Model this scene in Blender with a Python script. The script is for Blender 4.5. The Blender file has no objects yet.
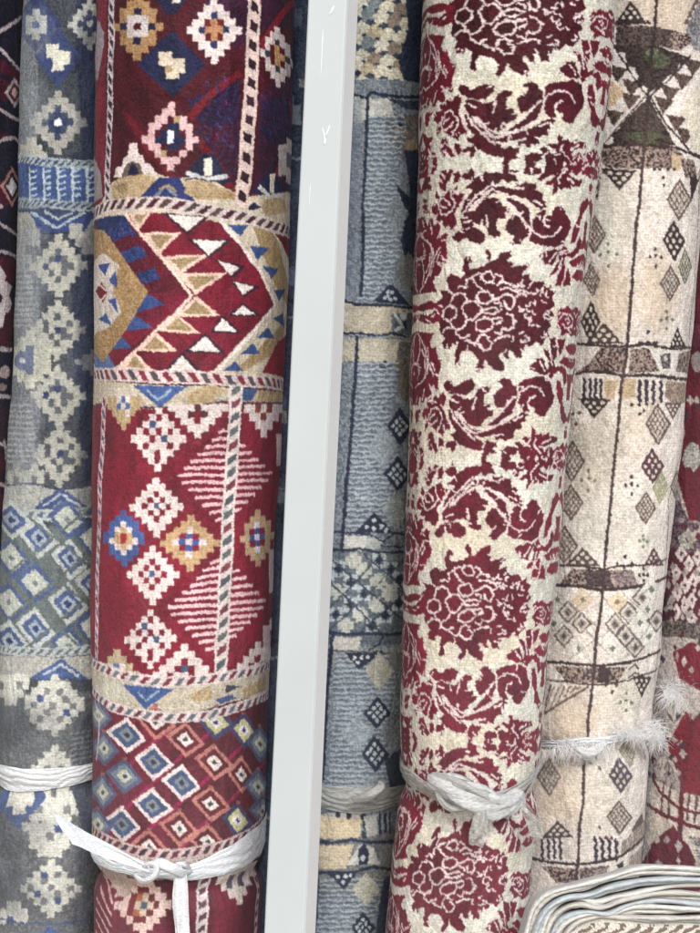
import bpy, math, random
import numpy as np

# ------------------------------------------------------------------ frame
F = 1428.0          # focal length in photo pixels
D = 2.0             # camera distance to the plane Y = 0 (metres)
EYE = 1.35          # height of the camera above the floor
HX, HY = 350.0, 400.0   # principal column, horizon row of the photograph
FLOOR_V, TOP_V = 1360.0, -260.0
scene = bpy.context.scene
COL = scene.collection


def lin(c):
    c = np.asarray(c, float) / 255.0
    return np.where(c <= 0.04045, c / 12.92, ((c + 0.055) / 1.055) ** 2.4)


def at(px, py, Y):
    """world point at depth Y standing over a photo position"""
    k = (Y + D) / F
    return ((px - HX) * k, Y, EYE - (py - HY) * k)


def tag(o, label=None, cat=None, group=None, kind=None):
    if label: o['label'] = label
    if cat: o['category'] = cat
    if group: o['group'] = group
    if kind: o['kind'] = kind
    return o


def empty(name, loc):
    o = bpy.data.objects.new(name, None)
    o.empty_display_size = 0.05
    o.location = loc
    COL.objects.link(o)
    return o


def link_mesh(name, verts, faces, mat, parent=None, smooth=True):
    me = bpy.data.meshes.new(name)
    me.from_pydata([tuple(v) for v in verts], [], [tuple(f) for f in faces])
    me.update()
    if smooth:
        me.polygons.foreach_set('use_smooth', [True] * len(me.polygons))
    me.materials.append(mat)
    o = bpy.data.objects.new(name, me)
    COL.objects.link(o)
    if parent is not None:
        o.parent = parent
        o.matrix_parent_inverse = parent.matrix_basis.inverted()
    return o


# ------------------------------------------------------------------ noise
def _hash(ix, iy, seed):
    h = (ix.astype(np.int64) * 374761393 + iy.astype(np.int64) * 668265263 + seed * 1442695041) & 0xFFFFFFFF
    h = ((h ^ (h >> 13)) * 1274126177) & 0xFFFFFFFF
    h = (h ^ (h >> 16)) & 0xFFFFFFFF
    return h / 2147483648.0 - 1.0


def vnoise(x, y, seed=0):
    ix, iy = np.floor(x), np.floor(y)
    fx, fy = x - ix, y - iy
    fx = fx * fx * (3 - 2 * fx)
    fy = fy * fy * (3 - 2 * fy)
    a = _hash(ix, iy, seed); b = _hash(ix + 1, iy, seed)
    c = _hash(ix, iy + 1, seed); d = _hash(ix + 1, iy + 1, seed)
    return (a * (1 - fx) + b * fx) * (1 - fy) + (c * (1 - fx) + d * fx) * fy


# ------------------------------------------------------------------ a roll
class Roll:
    """a carpet roll standing on end: a leaning, slightly lumpy tube whose
    pile colour is woven knot by knot on its unrolled surface (U around, V along)"""
    V0, V1 = -70.0, 1010.0

    def __init__(self, left, right, Yc, step=0.85, seed=1, jag=0.8, jscale=2.0, phi=100):
        self.left, self.right, self.Yc, self.seed = left, right, Yc, seed
        ys = np.linspace(0, 933, 20)
        l, r = self.edges(ys)
        self.Rn = float(np.mean(r - l)) / 2
        self.k = (Yc + D) / F
        self.phi = math.radians(phi)
        um = self.phi * self.Rn
        self.u = np.arange(-um, um + step, step)
        self.v = np.arange(self.V0, self.V1 + step, step)
        self.step = step
        UU, VV = np.meshgrid(self.u, self.v)
        self.UU, self.VV = UU, VV
        s = seed * 17
        self.SU = UU + jag * (vnoise(UU / jscale, VV / jscale, s) + 0.5 * vnoise(UU / 0.9, VV / 0.9, s + 1)) + 1.2 * vnoise(UU / 30, VV / 30, s + 4)
        self.SV = VV + jag * (vnoise(UU / jscale, VV / jscale, s + 2) + 0.5 * vnoise(UU / 0.9, VV / 0.9, s + 3)) + 1.2 * vnoise(UU / 30, VV / 30, s + 5)
        self.img = np.zeros(UU.shape + (3,))
        self.tile_v = None

    def edges(self, y):
        y = np.asarray(y, float)
        out = []
        for e in (self.left, self.right):
            xs = [p[1] for p in e]; yy = [p[0] for p in e]
            s0 = (xs[1] - xs[0]) / (yy[1] - yy[0]); s1 = (xs[-1] - xs[-2]) / (yy[-1] - yy[-2])
            v = np.interp(y, yy, xs)
            v = np.where(y < yy[0], xs[0] + (y - yy[0]) * s0 * 0.6, v)
            v = np.where(y > yy[-1], xs[-1] + (y - yy[-1]) * s1 * 0.6, v)
            out.append(v)
        return out

    def axis(self, V):
        l, r = self.edges(V)
        al, ar = np.arctan((l - HX) / F), np.arctan((r - HX) / F)
        ac, am = (al + ar) / 2, (ar - al) / 2
        d = (self.Yc + D) / np.cos(ac)
        return ac, am, d, d * np.sin(am)

    def to_uv(self, px, py):
        px = np.asarray(px, float); py = np.asarray(py, float)
        V = py.copy()
        for _ in range(4):
            l, r = self.edges(V)
            s = (px - (l + r) / 2) / ((r - l) / 2)
            sc = np.clip(s, -0.985, 0.985)
            ac, am, d, R = self.axis(V)
            az = np.arctan((l + (sc + 1) * (r - l) / 2 - HX) / F)
            a = az - ac
            phi = np.arcsin(np.clip(d * np.sin(a) / R, -1, 1)) - a
            t = d * np.cos(a) - np.sqrt(np.maximum(R * R - (d * np.sin(a)) ** 2, 0))
            depth = t * np.cos(az)
            V = HY + (py - HY) * depth / (self.Yc + D)
        U = phi * self.Rn + (s - sc) * self.Rn * 5
        return U, V

    # -- painting (positions in photo px, laid on the unrolled surface)
    def poly(self, pts, col, dens=True):
        pts = np.asarray(pts, float)
        if dens:
            q = []
            for i in range(len(pts)):
                a, b = pts[i], pts[(i + 1) % len(pts)]
                n = max(1, int(np.hypot(*(b - a)) / 8))
                for k in range(n):
                    q.append(a + (b - a) * k / n)
            pts = np.array(q)
        U, V = self.to_uv(pts[:, 0], pts[:, 1])
        self.fill(U, V, col)

    def fill(self, U, V, col):
        st = self.step
        i0 = max(0, int((V.min() - 4 - self.V0) / st)); i1 = min(len(self.v), int((V.max() + 4 - self.V0) / st) + 1)
        j0 = max(0, int((U.min() - 4 - self.u[0]) / st)); j1 = min(len(self.u), int((U.max() + 4 - self.u[0]) / st) + 1)
        if i1 <= i0 or j1 <= j0: return
        X = self.SU[i0:i1, j0:j1]; Y = self.SV[i0:i1, j0:j1]
        inside = np.zeros(X.shape, bool)
        n = len(U)
        for i in range(n):
            x0, y0, x1, y1 = U[i], V[i], U[(i + 1) % n], V[(i + 1) % n]
            if y0 == y1: continue
            c = ((y0 > Y) != (y1 > Y)) & (X < (x1 - x0) * (Y - y0) / (y1 - y0) + x0)
            inside ^= c
        self.put(i0, i1, j0, j1, inside, col)

    def put(self, i0, i1, j0, j1, m, col):
        if isinstance(col, tuple) and len(col) == 2:        # speckled mix of two yarns
            n = vnoise(self.UU[i0:i1, j0:j1] / 1.3, self.VV[i0:i1, j0:j1] / 1.3, self.seed + 71)
            w = np.clip(n * 2.2 + 0.5, 0, 1)[..., None]
            c = lin(col[0]) * (1 - w) + lin(col[1]) * w
            self.img[i0:i1, j0:j1][m] = c[m]
        elif isinstance(col, dict):                          # translucent tint
            self.img[i0:i1, j0:j1][m] = self.img[i0:i1, j0:j1][m] * (1 - col['a']) + lin(col['c']) * col['a']
        else:
            self.img[i0:i1, j0:j1][m] = lin(col)

    def base(self, col, y0=-200, y1=1200):
        m = (self.SV >= y0) & (self.SV < y1)
        self.put(0, m.shape[0], 0, m.shape[1], m, col)

    def band(self, top, bot, col):
        """fill between two polylines crossing the roll"""
        self.poly(list(top) + list(reversed(bot)), col)

    def line(self, pts, w, col):
        pts = np.asarray(pts, float)
        q = [pts[0]]
        for a, b in zip(pts[:-1], pts[1:]):
            n = max(1, int(np.hypot(*(b - a)) / 6))
            for k in range(1, n + 1): q.append(a + (b - a) * k / n)
        q = np.array(q)
        U, V = self.to_uv(q[:, 0], q[:, 1])
        p = np.stack([U, V], 1)
        t = np.gradient(p, axis=0)
        t /= np.maximum(np.hypot(t[:, 0], t[:, 1]), 1e-6)[:, None]
        nrm = np.stack([-t[:, 1], t[:, 0]], 1) * w / 2
        a, b = p + nrm, p - nrm
        for i in range(len(p) - 1):
            e = t[i] * 0.4
            quad = np.array([a[i] - e, a[i + 1] + e, b[i + 1] + e, b[i] - e])
            self.fill(quad[:, 0], quad[:, 1], col)

    def rope(self, pts, w, base, cols, period, slant=0.6, fill=0.5, inset=1.6):
        self.line(pts, w, base)
        pts = np.asarray(pts, float)
        U, V = self.to_uv(pts[:, 0], pts[:, 1])
        p = np.stack([U, V], 1)
        q = [p[0]]
        for a, b in zip(p[:-1], p[1:]):
            n = max(1, int(np.hypot(*(b - a)) / 2))
            for k in range(1, n + 1): q.append(a + (b - a) * k / n)
        p = np.array(q)
        s = np.concatenate([[0], np.cumsum(np.hypot(*(p[1:] - p[:-1]).T))])
        k, pos = 0, period * 0.5
        h = w / 2 - inset
        while pos < s[-1]:
            def P(ss, off):
                x = np.interp(ss, s, p[:, 0]); y = np.interp(ss, s, p[:, 1])
                x2 = np.interp(ss + 1, s, p[:, 0]); y2 = np.interp(ss + 1, s, p[:, 1])
                x1 = np.interp(ss - 1, s, p[:, 0]); y1 = np.interp(ss - 1, s, p[:, 1])
                tx, ty = x2 - x1, y2 - y1
                L = math.hypot(tx, ty) or 1
                return (x - ty / L * off, y + tx / L * off)
            d = period * fill / 2
            sl = slant * h
            quad = np.array([P(pos - d + sl, -h), P(pos + d + sl, -h), P(pos + d - sl, h), P(pos - d - sl, h)])
            self.fill(quad[:, 0], quad[:, 1], cols[k % len(cols)])
            k += 1; pos += period

    def cells(self, cx, cy, w, h, rows, pal, skew=0.0, rot=0.0):
        """a stepped motif: one letter per woven cell"""
        nr = len(rows); nc = max(len(r) for r in rows)
        cw, ch = w / nc, h / nr
        ca, sa = math.cos(rot), math.sin(rot)
        for i, r in enumerate(rows):
            for j, c in enumerate(r):
                if c in '. ': continue
                x0, y0 = -w / 2 + j * cw, -h / 2 + i * ch
                q = []
                for (x, y) in ((x0 - .25, y0 - .25), (x0 + cw + .25, y0 - .25), (x0 + cw + .25, y0 + ch + .25), (x0 - .25, y0 + ch + .25)):
                    y += skew * x
                    q.append((cx + x * ca - y * sa, cy + x * sa + y * ca))
                self.poly(q, pal[c], dens=False)

    def diamond(self, cx, cy, rx, ry, rings, skew=0.0):
        """nested diamonds: list of (scale, colour)"""
        for s, c in rings:
            self.poly([(cx - rx * s, cy - skew * rx * s), (cx, cy - ry * s), (cx + rx * s, cy + skew * rx * s), (cx, cy + ry * s)], c)

    def blob(self, cx, cy, rx, ry, col, n=14, wob=0.0, seed=0):
        rnd = random.Random(seed)
        self.poly([(cx + rx * (1 + wob * rnd.uniform(-1, 1)) * math.cos(a), cy + ry * (1 + wob * rnd.uniform(-1, 1)) * math.sin(a))
                   for a in [2 * math.pi * k / n for k in range(n)]], col, dens=False)

    def soft(self, cx, cy, rx, ry, col, a=0.7, seed=0):
        """a drift without an outline: dyed yarn, and painted highlight and shade"""
        U, V = self.to_uv(np.array([cx - rx, cx, cx + rx]), np.array([cy] * 3))
        ru = max(4.0, (U[2] - U[0]) / 2)
        d = ((self.UU - U[1]) / ru) ** 2 + ((self.VV - V[1]) / ry) ** 2
        d = d + 0.35 * vnoise(self.UU / 12, self.VV / 12, seed + 5) + 0.25 * vnoise(self.UU / 3, self.VV / 3, seed + 6)
        w = a * np.clip(1.25 - d, 0, 1)[..., None]
        self.img = self.img * (1 - w) + lin(col) * w

    # -- geometry
    def surf(self, U, V, off=0.0):
        """world position on the tube; off in photo px outward"""
        U = np.asarray(U, float); V = np.asarray(V, float)
        ac, am, d, R = self.axis(V)
        phi = U / self.Rn
        R = R + (self.lump(U, V) + off) * self.k
        cx = np.sin(ac) * d; cy = np.cos(ac) * d - D
        ang = phi - ac                                   # 0 faces the camera
        x = cx + R * np.sin(ang); y = cy - R * np.cos(ang)
        z = EYE - (V - HY) * self.k
        return np.stack([x, y, z + 0 * x], -1)

    ties = ()
    grey = 0.0
    def lump(self, U, V):
        s = self.seed * 5
        per = 2 * math.pi * self.Rn
        n = 1.6 * vnoise(np.cos(U / self.Rn) * 1.3 + 9, V / 90.0 + np.sin(U / self.Rn), s) + 0.8 * vnoise(np.cos(U / self.Rn) * 3 + 9, V / 32.0 + 2 * np.sin(U / self.Rn), s + 1)
        for (vt, depth, wid) in self.ties:
            vv = vt(U) if callable(vt) else vt
            n = n - depth * np.exp(-((V - vv) / wid) ** 2)
        return n

    def build(self, name, mat, pile=0.26, fade=0.0, haze=(0.0, 0.07)):
        st = self.step
        img = self.img
        k = np.pad(img, ((1, 1), (1, 1), (0, 0)), mode='edge')
        img = 0.60 * k[1:-1, 1:-1] + 0.10 * (k[:-2, 1:-1] + k[2:, 1:-1] + k[1:-1, :-2] + k[1:-1, 2:])
        um = self.u[-1]
        full = 2 * math.pi * self.Rn
        nb = max(6, int((full - 2 * um) / 5))
        back = um + (full - 2 * um) * np.arange(1, nb) / nb
        Ucol = np.concatenate([self.u, back])
        vt = np.arange(TOP_V, self.V0 - 1, 5.0); vb = np.arange(self.V1 + 4, FLOOR_V, 5.0)
        Vrow = np.concatenate([vt, self.v, vb, [FLOOR_V]])
        def fold(x, lo, hi):
            L = hi - lo
            t = np.mod(x - lo, 2 * L)
            return lo + np.where(t > L, 2 * L - t, t)
        jc = np.clip(np.round((fold(Ucol, self.u[0], self.u[-1]) - self.u[0]) / st).astype(int), 0, len(self.u) - 1)
        ir = np.clip(np.round((fold(Vrow, self.v[0], self.v[-1]) - self.v[0]) / st).astype(int), 0, len(self.v) - 1)
        C = img[np.ix_(ir, jc)]
        UU, VV = np.meshgrid(Ucol, Vrow)
        rng = np.random.RandomState(self.seed)
        g = rng.uniform(-1, 1, UU.shape)
        sp = 1 + 0.17 * g + 0.17 * vnoise(UU / 1.7, VV / 1.7, self.seed + 30) + 0.10 * vnoise(UU / 4, VV / 4, self.seed + 33) + 0.10 * vnoise(UU / 12, VV / 26, self.seed + 31) + 0.09 * vnoise(UU / 40, VV / 70, self.seed + 32)
        sp = sp + 0.07 * np.sin(VV * 2 * math.pi / 2.7 + 1.5 * vnoise(UU / 25, VV / 12, self.seed + 37)) + 0.03 * np.sin(UU * 2 * math.pi / 2.9)   # knot rows
        dk = np.clip(1.2 - C.mean(-1) * 5, 0, 1)                 # velvet sheen painted as lighter and darker patches on dark yarns
        sp = sp + dk * (0.26 * vnoise(UU / 9, VV / 22, self.seed + 34) + 0.20 * vnoise(UU / 26 + VV / 60, VV / 40, self.seed + 35))
        C = np.clip(C * sp[..., None] + 0.006 * (1 + g[..., None]), 0.003, 0.95)
        bl = np.clip((C[..., 2] - np.maximum(C[..., 0], C[..., 1])) * 9, 0, 1)[..., None] * 0.18   # blue yarn has faded most
        C = C * (1 - bl) + bl * C.mean(-1, keepdims=True) * 0.9
        C = C ** 1.10 * 1.02                                      # deep, saturated dye in the dark yarns
        # glare haze painted into the pile colour, stronger towards the foot; yarn slightly faded
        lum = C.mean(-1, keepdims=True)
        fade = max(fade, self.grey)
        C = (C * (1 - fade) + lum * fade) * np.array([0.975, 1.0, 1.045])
        du = np.clip(haze[0] + (haze[1] - haze[0]) * (VV - 100) / 800.0, 0.0, 0.4) * (1 + 0.35 * vnoise(UU / 40, VV / 60, self.seed + 50))
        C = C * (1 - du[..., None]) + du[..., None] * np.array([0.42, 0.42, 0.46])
        off = pile * (0.6 * rng.uniform(-1, 1, UU.shape) + 0.8 * vnoise(UU / 1.6, VV / 1.6, self.seed + 40))
        P = self.surf(UU, VV, off)
        nr, nc = UU.shape
        verts = P.reshape(-1, 3)
        idx = np.arange(nr * nc).reshape(nr, nc)
        a = idx[:-1]; b = idx[1:]
        q = np.stack([a, b, np.roll(b, -1, 1), np.roll(a, -1, 1)], -1).reshape(-1, 4)
        # spiral ends closed by a cap of one ring + centre
        top_c = P[0].mean(0); bot_c = P[-1].mean(0)
        verts = np.vstack([verts, top_c, bot_c])
        tc, bc = nr * nc, nr * nc + 1
        t0, t1 = idx[0], np.roll(idx[0], -1)
        b0, b1 = idx[-1], np.roll(idx[-1], -1)
        tri = np.vstack([np.stack([t0, t1, np.full(nc, tc)], -1), np.stack([b1, b0, np.full(nc, bc)], -1)])
        me = bpy.data.meshes.new(name)
        nq, nt = len(q), len(tri)
        me.vertices.add(len(verts)); me.vertices.foreach_set('co', verts.astype(np.float32).ravel())
        me.loops.add(nq * 4 + nt * 3)
        me.loops.foreach_set('vertex_index', np.concatenate([q.ravel(), tri.ravel()]).astype(np.int32))
        me.polygons.add(nq + nt)
        me.polygons.foreach_set('loop_start', np.concatenate([np.arange(nq) * 4, nq * 4 + np.arange(nt) * 3]).astype(np.int32))
        me.polygons.foreach_set('loop_total', np.concatenate([np.full(nq, 4), np.full(nt, 3)]).astype(np.int32))
        me.update(calc_edges=True)
        me.polygons.foreach_set('use_smooth', np.ones(nq + nt, bool))
        att = me.color_attributes.new('pile', 'FLOAT_COLOR', 'POINT')
        rgba = np.ones((len(verts), 4), np.float32)
        rgba[:nr * nc, :3] = C.reshape(-1, 3)
        rgba[nr * nc:, :3] = 0.3
        att.data.foreach_set('color', rgba.ravel())
        me.materials.append(mat)
        o = bpy.data.objects.new(name, me)
        COL.objects.link(o)
        return o


def Z(x0, y0, k):
    """measuring grid: positions read at magnification k from corner x0, y0"""
    return lambda *p: [(x0 + a / k, y0 + b / k) for a, b in p]


# ------------------------------------------------------------------ materials
def mat_pile(name, sheen=0.06):
    m = bpy.data.materials.new(name); m.use_nodes = True
    nt = m.node_tree; b = nt.nodes['Principled BSDF']
    at_ = nt.nodes.new('ShaderNodeAttribute'); at_.attribute_name = 'pile'
    tc = nt.nodes.new('ShaderNodeTexCoord')
    n = nt.nodes.new('ShaderNodeTexNoise'); n.inputs['Scale'].default_value = 900; n.inputs['Detail'].default_value = 2
    mp = nt.nodes.new('ShaderNodeMapRange'); mp.inputs[1].default_value = 0.3; mp.inputs[2].default_value = 0.6
    mp.inputs[3].default_value = 0.86; mp.inputs[4].default_value = 1.12
    mul = nt.nodes.new('ShaderNodeVectorMath'); mul.operation = 'SCALE'
    nt.links.new(tc.outputs['Object'], n.inputs['Vector'])
    nt.links.new(n.outputs['Fac'], mp.inputs[0])
    nt.links.new(at_.outputs['Color'], mul.inputs[0]); nt.links.new(mp.outputs[0], mul.inputs['Scale'])
    nt.links.new(mul.outputs[0], b.inputs['Base Color'])
    bp = nt.nodes.new('ShaderNodeBump'); bp.inputs['Strength'].default_value = 0.2; bp.inputs['Distance'].default_value = 0.001
    mg = nt.nodes.new('ShaderNodeMapping'); mg.inputs['Scale'].default_value = (1, 1, 0.45)
    n2 = nt.nodes.new('ShaderNodeTexNoise'); n2.inputs['Scale'].default_value = 42; n2.inputs['Detail'].default_value = 4
    n2.inputs['Distortion'].default_value = 0.6
    b2 = nt.nodes.new('ShaderNodeBump'); b2.inputs['Strength'].default_value = 0.55; b2.inputs['Distance'].default_value = 0.012
    nt.links.new(tc.outputs['Object'], mg.inputs[0]); nt.links.new(mg.outputs[0], n2.inputs['Vector']); nt.links.new(n2.outputs['Fac'], b2.inputs['Height'])
    nt.links.new(b2.outputs[0], bp.inputs['Normal'])
    nt.links.new(n.outputs['Fac'], bp.inputs['Height']); nt.links.new(bp.outputs[0], b.inputs['Normal'])
    b.inputs['Roughness'].default_value = 0.6
    b.inputs['Specular IOR Level'].default_value = 0.14
    b.inputs['Sheen Weight'].default_value = sheen
    b.inputs['Sheen Roughness'].default_value = 0.5
    return m


def mat_plain(name, col, rough=0.6, noise=0.0, scale=60, spec=0.4, alpha=1.0, trans=0.0, bump=0.0, stretch=(1, 1, 1), col2=None):
    m = bpy.data.materials.new(name); m.use_nodes = True
    nt = m.node_tree; b = nt.nodes['Principled BSDF']
    c = tuple(lin(col)) + (1,)
    b.inputs['Base Color'].default_value = c
    b.inputs['Roughness'].default_value = rough
    b.inputs['Specular IOR Level'].default_value = spec
    if alpha < 1: b.inputs['Alpha'].default_value = alpha
    if trans > 0: b.inputs['Transmission Weight'].default_value = trans
    tc = nt.nodes.new('ShaderNodeTexCoord'); mpg = nt.nodes.new('ShaderNodeMapping')
    mpg.inputs['Scale'].default_value = stretch
    n = nt.nodes.new('ShaderNodeTexNoise'); n.inputs['Scale'].default_value = scale; n.inputs['Detail'].default_value = 5
    nt.links.new(tc.outputs['Object'], mpg.inputs[0]); nt.links.new(mpg.outputs[0], n.inputs['Vector'])
    if noise > 0 or col2 is not None:
        cr = nt.nodes.new('ShaderNodeValToRGB')
        c2 = lin(col2) if col2 is not None else lin(col) * (1 - noise)
        cr.color_ramp.elements[0].position = 0.32; cr.color_ramp.elements[1].position = 0.68
        cr.color_ramp.elements[0].color = tuple(c2) + (1,); cr.color_ramp.elements[1].color = c
        nt.links.new(n.outputs['Fac'], cr.inputs[0]); nt.links.new(cr.outputs[0], b.inputs['Base Color'])
    if bump > 0:
        bp = nt.nodes.new('ShaderNodeBump'); bp.inputs['Strength'].default_value = bump; bp.inputs['Distance'].default_value = 0.003
        nt.links.new(n.outputs['Fac'], bp.inputs['Height']); nt.links.new(bp.outputs[0], b.inputs['Normal'])
    return m


PILE = mat_pile('cut pile')
# ------------------------------------------------------------------ red tribal carpet
RED = (122, 18, 44); DRED = (72, 13, 28); WHT = (214, 200, 196); PNK = (205, 172, 172); TAN = (166, 142, 108)
CRM = (200, 188, 168); BLU = (52, 76, 132); NAV = (28, 32, 66); SLT = (92, 100, 112); PUR = (52, 22, 56)
red = Roll([(0, 96), (200, 95), (400, 94), (600, 92), (800, 92), (933, 93)],
           [(0, 293), (110, 292), (200, 290), (330, 285), (500, 277), (640, 271), (800, 266), (933, 260)], 0.0, seed=3, jag=0.7)
R = red
R.base(DRED)
# section 1
z = Z(90, 100, 6.36)
for p in ([(205, 125), (240, 85), (245, 190), (222, 168), (196, 130)], [(262, 90), (300, 60), (300, 200), (255, 195)], [(205, 0), (235, -30), (300, -30), (300, 25), (262, 30), (235, 50)]):
    R.poly(p, (PUR, (66, 20, 40)))
for p in ([(186, 100), (240, 78), (240, 118), (205, 130)], [(262, 100), (300, 90), (300, 150), (262, 140)]):
    R.poly(p, ((40, 20, 52), (50, 30, 74)))
R.line([(190, 118), (215, 90), (240, 72)], 7, (112, 20, 36)); R.line([(262, 45), (280, 18), (300, -10)], 8, (128, 26, 48))
R.line([(200, 140), (222, 172), (240, 200)], 7, (104, 20, 34)); R.line([(256, 196), (275, 178), (296, 140), (290, 100)], 7, (128, 24, 48))
R.line([(122, 110), (150, 150), (178, 182)], 6, (96, 18, 32))
rnd = random.Random(4)
for _ in range(90):
    x, y = rnd.choice([(rnd.uniform(195, 240), rnd.uniform(75, 165)), (rnd.uniform(260, 288), rnd.uniform(60, 185))])
    R.line([(x, y), (x + rnd.uniform(1, 4), y + rnd.uniform(2, 6))], 1.4, rnd.choice([(52, 62, 112), (80, 40, 80), (38, 34, 80), (110, 30, 60)]))
R.poly([(96, -80), (107, -80), (106, 210), (96, 210)], (118, 24, 46))
R.poly([(96, 18), (99, 22), (104, 32), (104, 45), (98, 80), (96, 78)], (150, 140, 148))
R.diamond(172, 64, 34, 34, [(1, NAV)])
R.poly([(140, -20), (200, -20), (176, 14), (166, 14)], NAV)
R.poly([(170, -12), (182, -14), (180, 2), (172, 2)], WHT)
R.cells(138, 27, 50, 66, ['...t...', '..ttt..', '.ttntt.', '.twwwt.', 'tnwdwnt', '.twwwt.', '.ttntt.', '..ttt..', '...t...'], dict(t=(160, 128, 92), n=NAV, w=(190, 180, 178), d=DRED))
R.cells(172, 65, 25, 26, ['ww..', 'wwww', '.tww', '.ww.'], dict(w=CRM, t=TAN))
R.cells(214, 30, 54, 66, ['....w....', '...www...', '..wwbww..', '.wwrtrww.', 'wwbtttbww', '.wwrtrww.', '..wwbww..', '...www...', '....w....'], dict(w=WHT, b=(34, 46, 88), r=(96, 24, 26), t=(178, 130, 98)))
R.cells(171, 136, 58, 66, ['....p....', '...pp....', '..pprtp..', '.pprnnpp.', '.prnwnrp.', 'ppnnwnnpp', '.pprnnrp.', '..ptrrp..', '...ppp...', '....p....'], dict(p=PNK, t=TAN, r=DRED, n=NAV, w=(225, 230, 238)))
R.cells(278, 57, 34, 60, ['...w...', '..www..', '.wwgww.', '.wrtrw.', 'wgrttgw', '.wrtrw.', '.wwgww.', '..www..', '...w...'], dict(w=WHT, g=(60, 60, 70), r=(100, 24, 30), t=(190, 150, 110)), skew=0.35)
R.cells(287, 160, 14, 44, ['.w', 'ww', 'wg', 'wg', 'ww', '.w'], dict(w=(190, 180, 176), g=SLT))
R.poly(z((150, 490), (165, 430), (200, 420), (215, 370), (240, 350), (255, 275), (300, 280), (305, 340), (340, 350), (345, 395), (385, 400), (430, 470), (420, 490)), WHT)
R.poly(z((200, 490), (215, 440), (240, 400), (270, 390), (320, 405), (330, 450), (350, 490)), (110, 96, 90))
R.poly(z((240, 490), (250, 430), (270, 395), (300, 430), (320, 490)), NAV)
R.poly(z((20, 330), (45, 400), (75, 470), (75, 620), (20, 640)), (150, 140, 142))
z2 = Z(185, 100, 6.09)
R.poly(z2((-10, 480), (60, 380), (120, 320), (180, 330), (230, 420), (290, 500), (200, 510)), NAV)
R.poly(z2((420, 560), (470, 480), (530, 410), (600, 500), (640, 620), (560, 600)), NAV)
R.poly([(96, 210), (112, 182), (150, 172), (180, 178), (200, 174), (246, 196), (300, 190), (300, 236), (240, 222), (200, 213), (96, 216)], CRM)
R.poly(z((130, 560), (170, 500), (250, 480), (330, 470), (420, 490), (400, 540), (340, 610), (280, 640), (140, 640)), (TAN, (182, 162, 132)))
R.poly(z((150, 560), (230, 510), (250, 560), (200, 600)), (150, 130, 100))
R.poly(z((310, 620), (360, 570), (440, 485), (570, 490), (620, 590), (690, 660), (300, 650)), (34, 48, 104))
R.line(z((410, 620), (480, 550), (545, 610)), 3, (120, 130, 140)); R.line(z((440, 570), (500, 540), (540, 580)), 2, TAN)
R.poly(z2((0, 490), (80, 480), (250, 530), (330, 580), (230, 600), (60, 600), (-10, 560)), (TAN, (182, 162, 132)))
R.poly(z2((200, 560), (320, 560), (320, 600), (240, 580)), (170, 140, 98))
R.poly(z2((470, 620), (540, 580), (610, 600), (620, 680), (500, 700)), (TAN, (182, 162, 132)))
R.poly(z2((400, 640), (430, 615), (480, 650), (400, 670)), NAV)
for (a, b, c) in (((10, 440), (135, 480), (260, 465)), ((460, 520), (530, 580), (600, 570))):
    R.line(z2(a, b, c), 4, (200, 196, 196))
R.poly(z2((120, 350), (165, 350), (165, 460), (120, 460)), (222, 214, 196)); R.poly(z2((528, 440), (560, 440), (550, 560), (528, 560)), (222, 214, 196))
R.line(z2((0, 480), (60, 470), (140, 490), (200, 490), (250, 480)), 1.6, (70, 62, 66))
# side ropes of section 1
R.rope([(112, -60), (111, 40), (110, 105), (106, 205)], 9.5, (198, 182, 186), [(48, 50, 60)], 11.5, slant=1.1, fill=0.55)
R.rope([(255, -60), (254.5, 0), (251, 105), (243, 205)], 15, (214, 192, 184), [(58, 32, 44)], 18, slant=0.35, fill=0.5, inset=3.2)
# section 2 : arrow field
R.band([(90, 213), (130, 208), (170, 209), (210, 214), (250, 224), (300, 240)], [(90, 374), (200, 376), (300, 388)], CRM)
z = Z(0, 200, 2.333)
z3 = Z(83, 180, 3.07)
R.poly(z3((30, 120), (130, 105), (330, 350), (115, 566), (60, 590), (30, 560)), (104, 20, 44))
R.poly(z3((130, 105), (270, 100), (430, 128), (520, 230), (600, 378), (400, 584), (350, 592), (110, 570), (330, 350)), (112, 18, 42))
A0, A1, B0, B1 = np.array((50, 140)), np.array((205, 348)), np.array((128, 108)), np.array((318, 345))
def AB(t, s_): return tuple((A0 * (1 - t) + A1 * t) * (1 - s_) + (B0 * (1 - t) + B1 * t) * s_)
R.poly(z3((34, 118), (126, 106), (150, 150), (90, 180), (50, 160)), ((34, 52, 108), (24, 34, 78)))
for k_, (c1, c2) in enumerate((((46, 70, 128), (30, 30, 70)), ((96, 20, 44), (70, 16, 36)), ((40, 66, 124), (30, 44, 92)), ((92, 18, 40), (70, 16, 36)), ((38, 60, 116), (26, 34, 78)), ((88, 16, 36), (64, 14, 30)))):
    t0 = 0.1 + k_ * .15; t1 = t0 + .16
    R.poly(z3(AB(t0, 0), AB(t0 - .05, .7), AB(t1 - .03, .95), AB(t1, 0)), (c1, c2))
R.poly(z3(AB(.3, 1), AB(.45, .75), AB(1, .5), (330, 352), AB(1, 1)), (88, 16, 36))
for q, c in (([(192, 348), (250, 385), (148, 408)], (40, 68, 128)), ([(250, 385), (222, 430), (150, 408)], (96, 20, 44)), ([(148, 404), (215, 455), (104, 460)], (52, 82, 140)), ([(100, 460), (212, 460), (150, 512)], (120, 22, 48)),
             ([(98, 460), (150, 516), (74, 522)], (54, 84, 142)), ([(74, 524), (152, 520), (106, 566)], (116, 20, 46)), ([(34, 540), (72, 530), (100, 575), (34, 590)], (84, 112, 160))):
    R.poly(z3(*q), c)
R.poly(z((215, 60), (240, 72), (345, 215), (240, 380), (215, 350)), (TAN, (150, 118, 76)))
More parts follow.
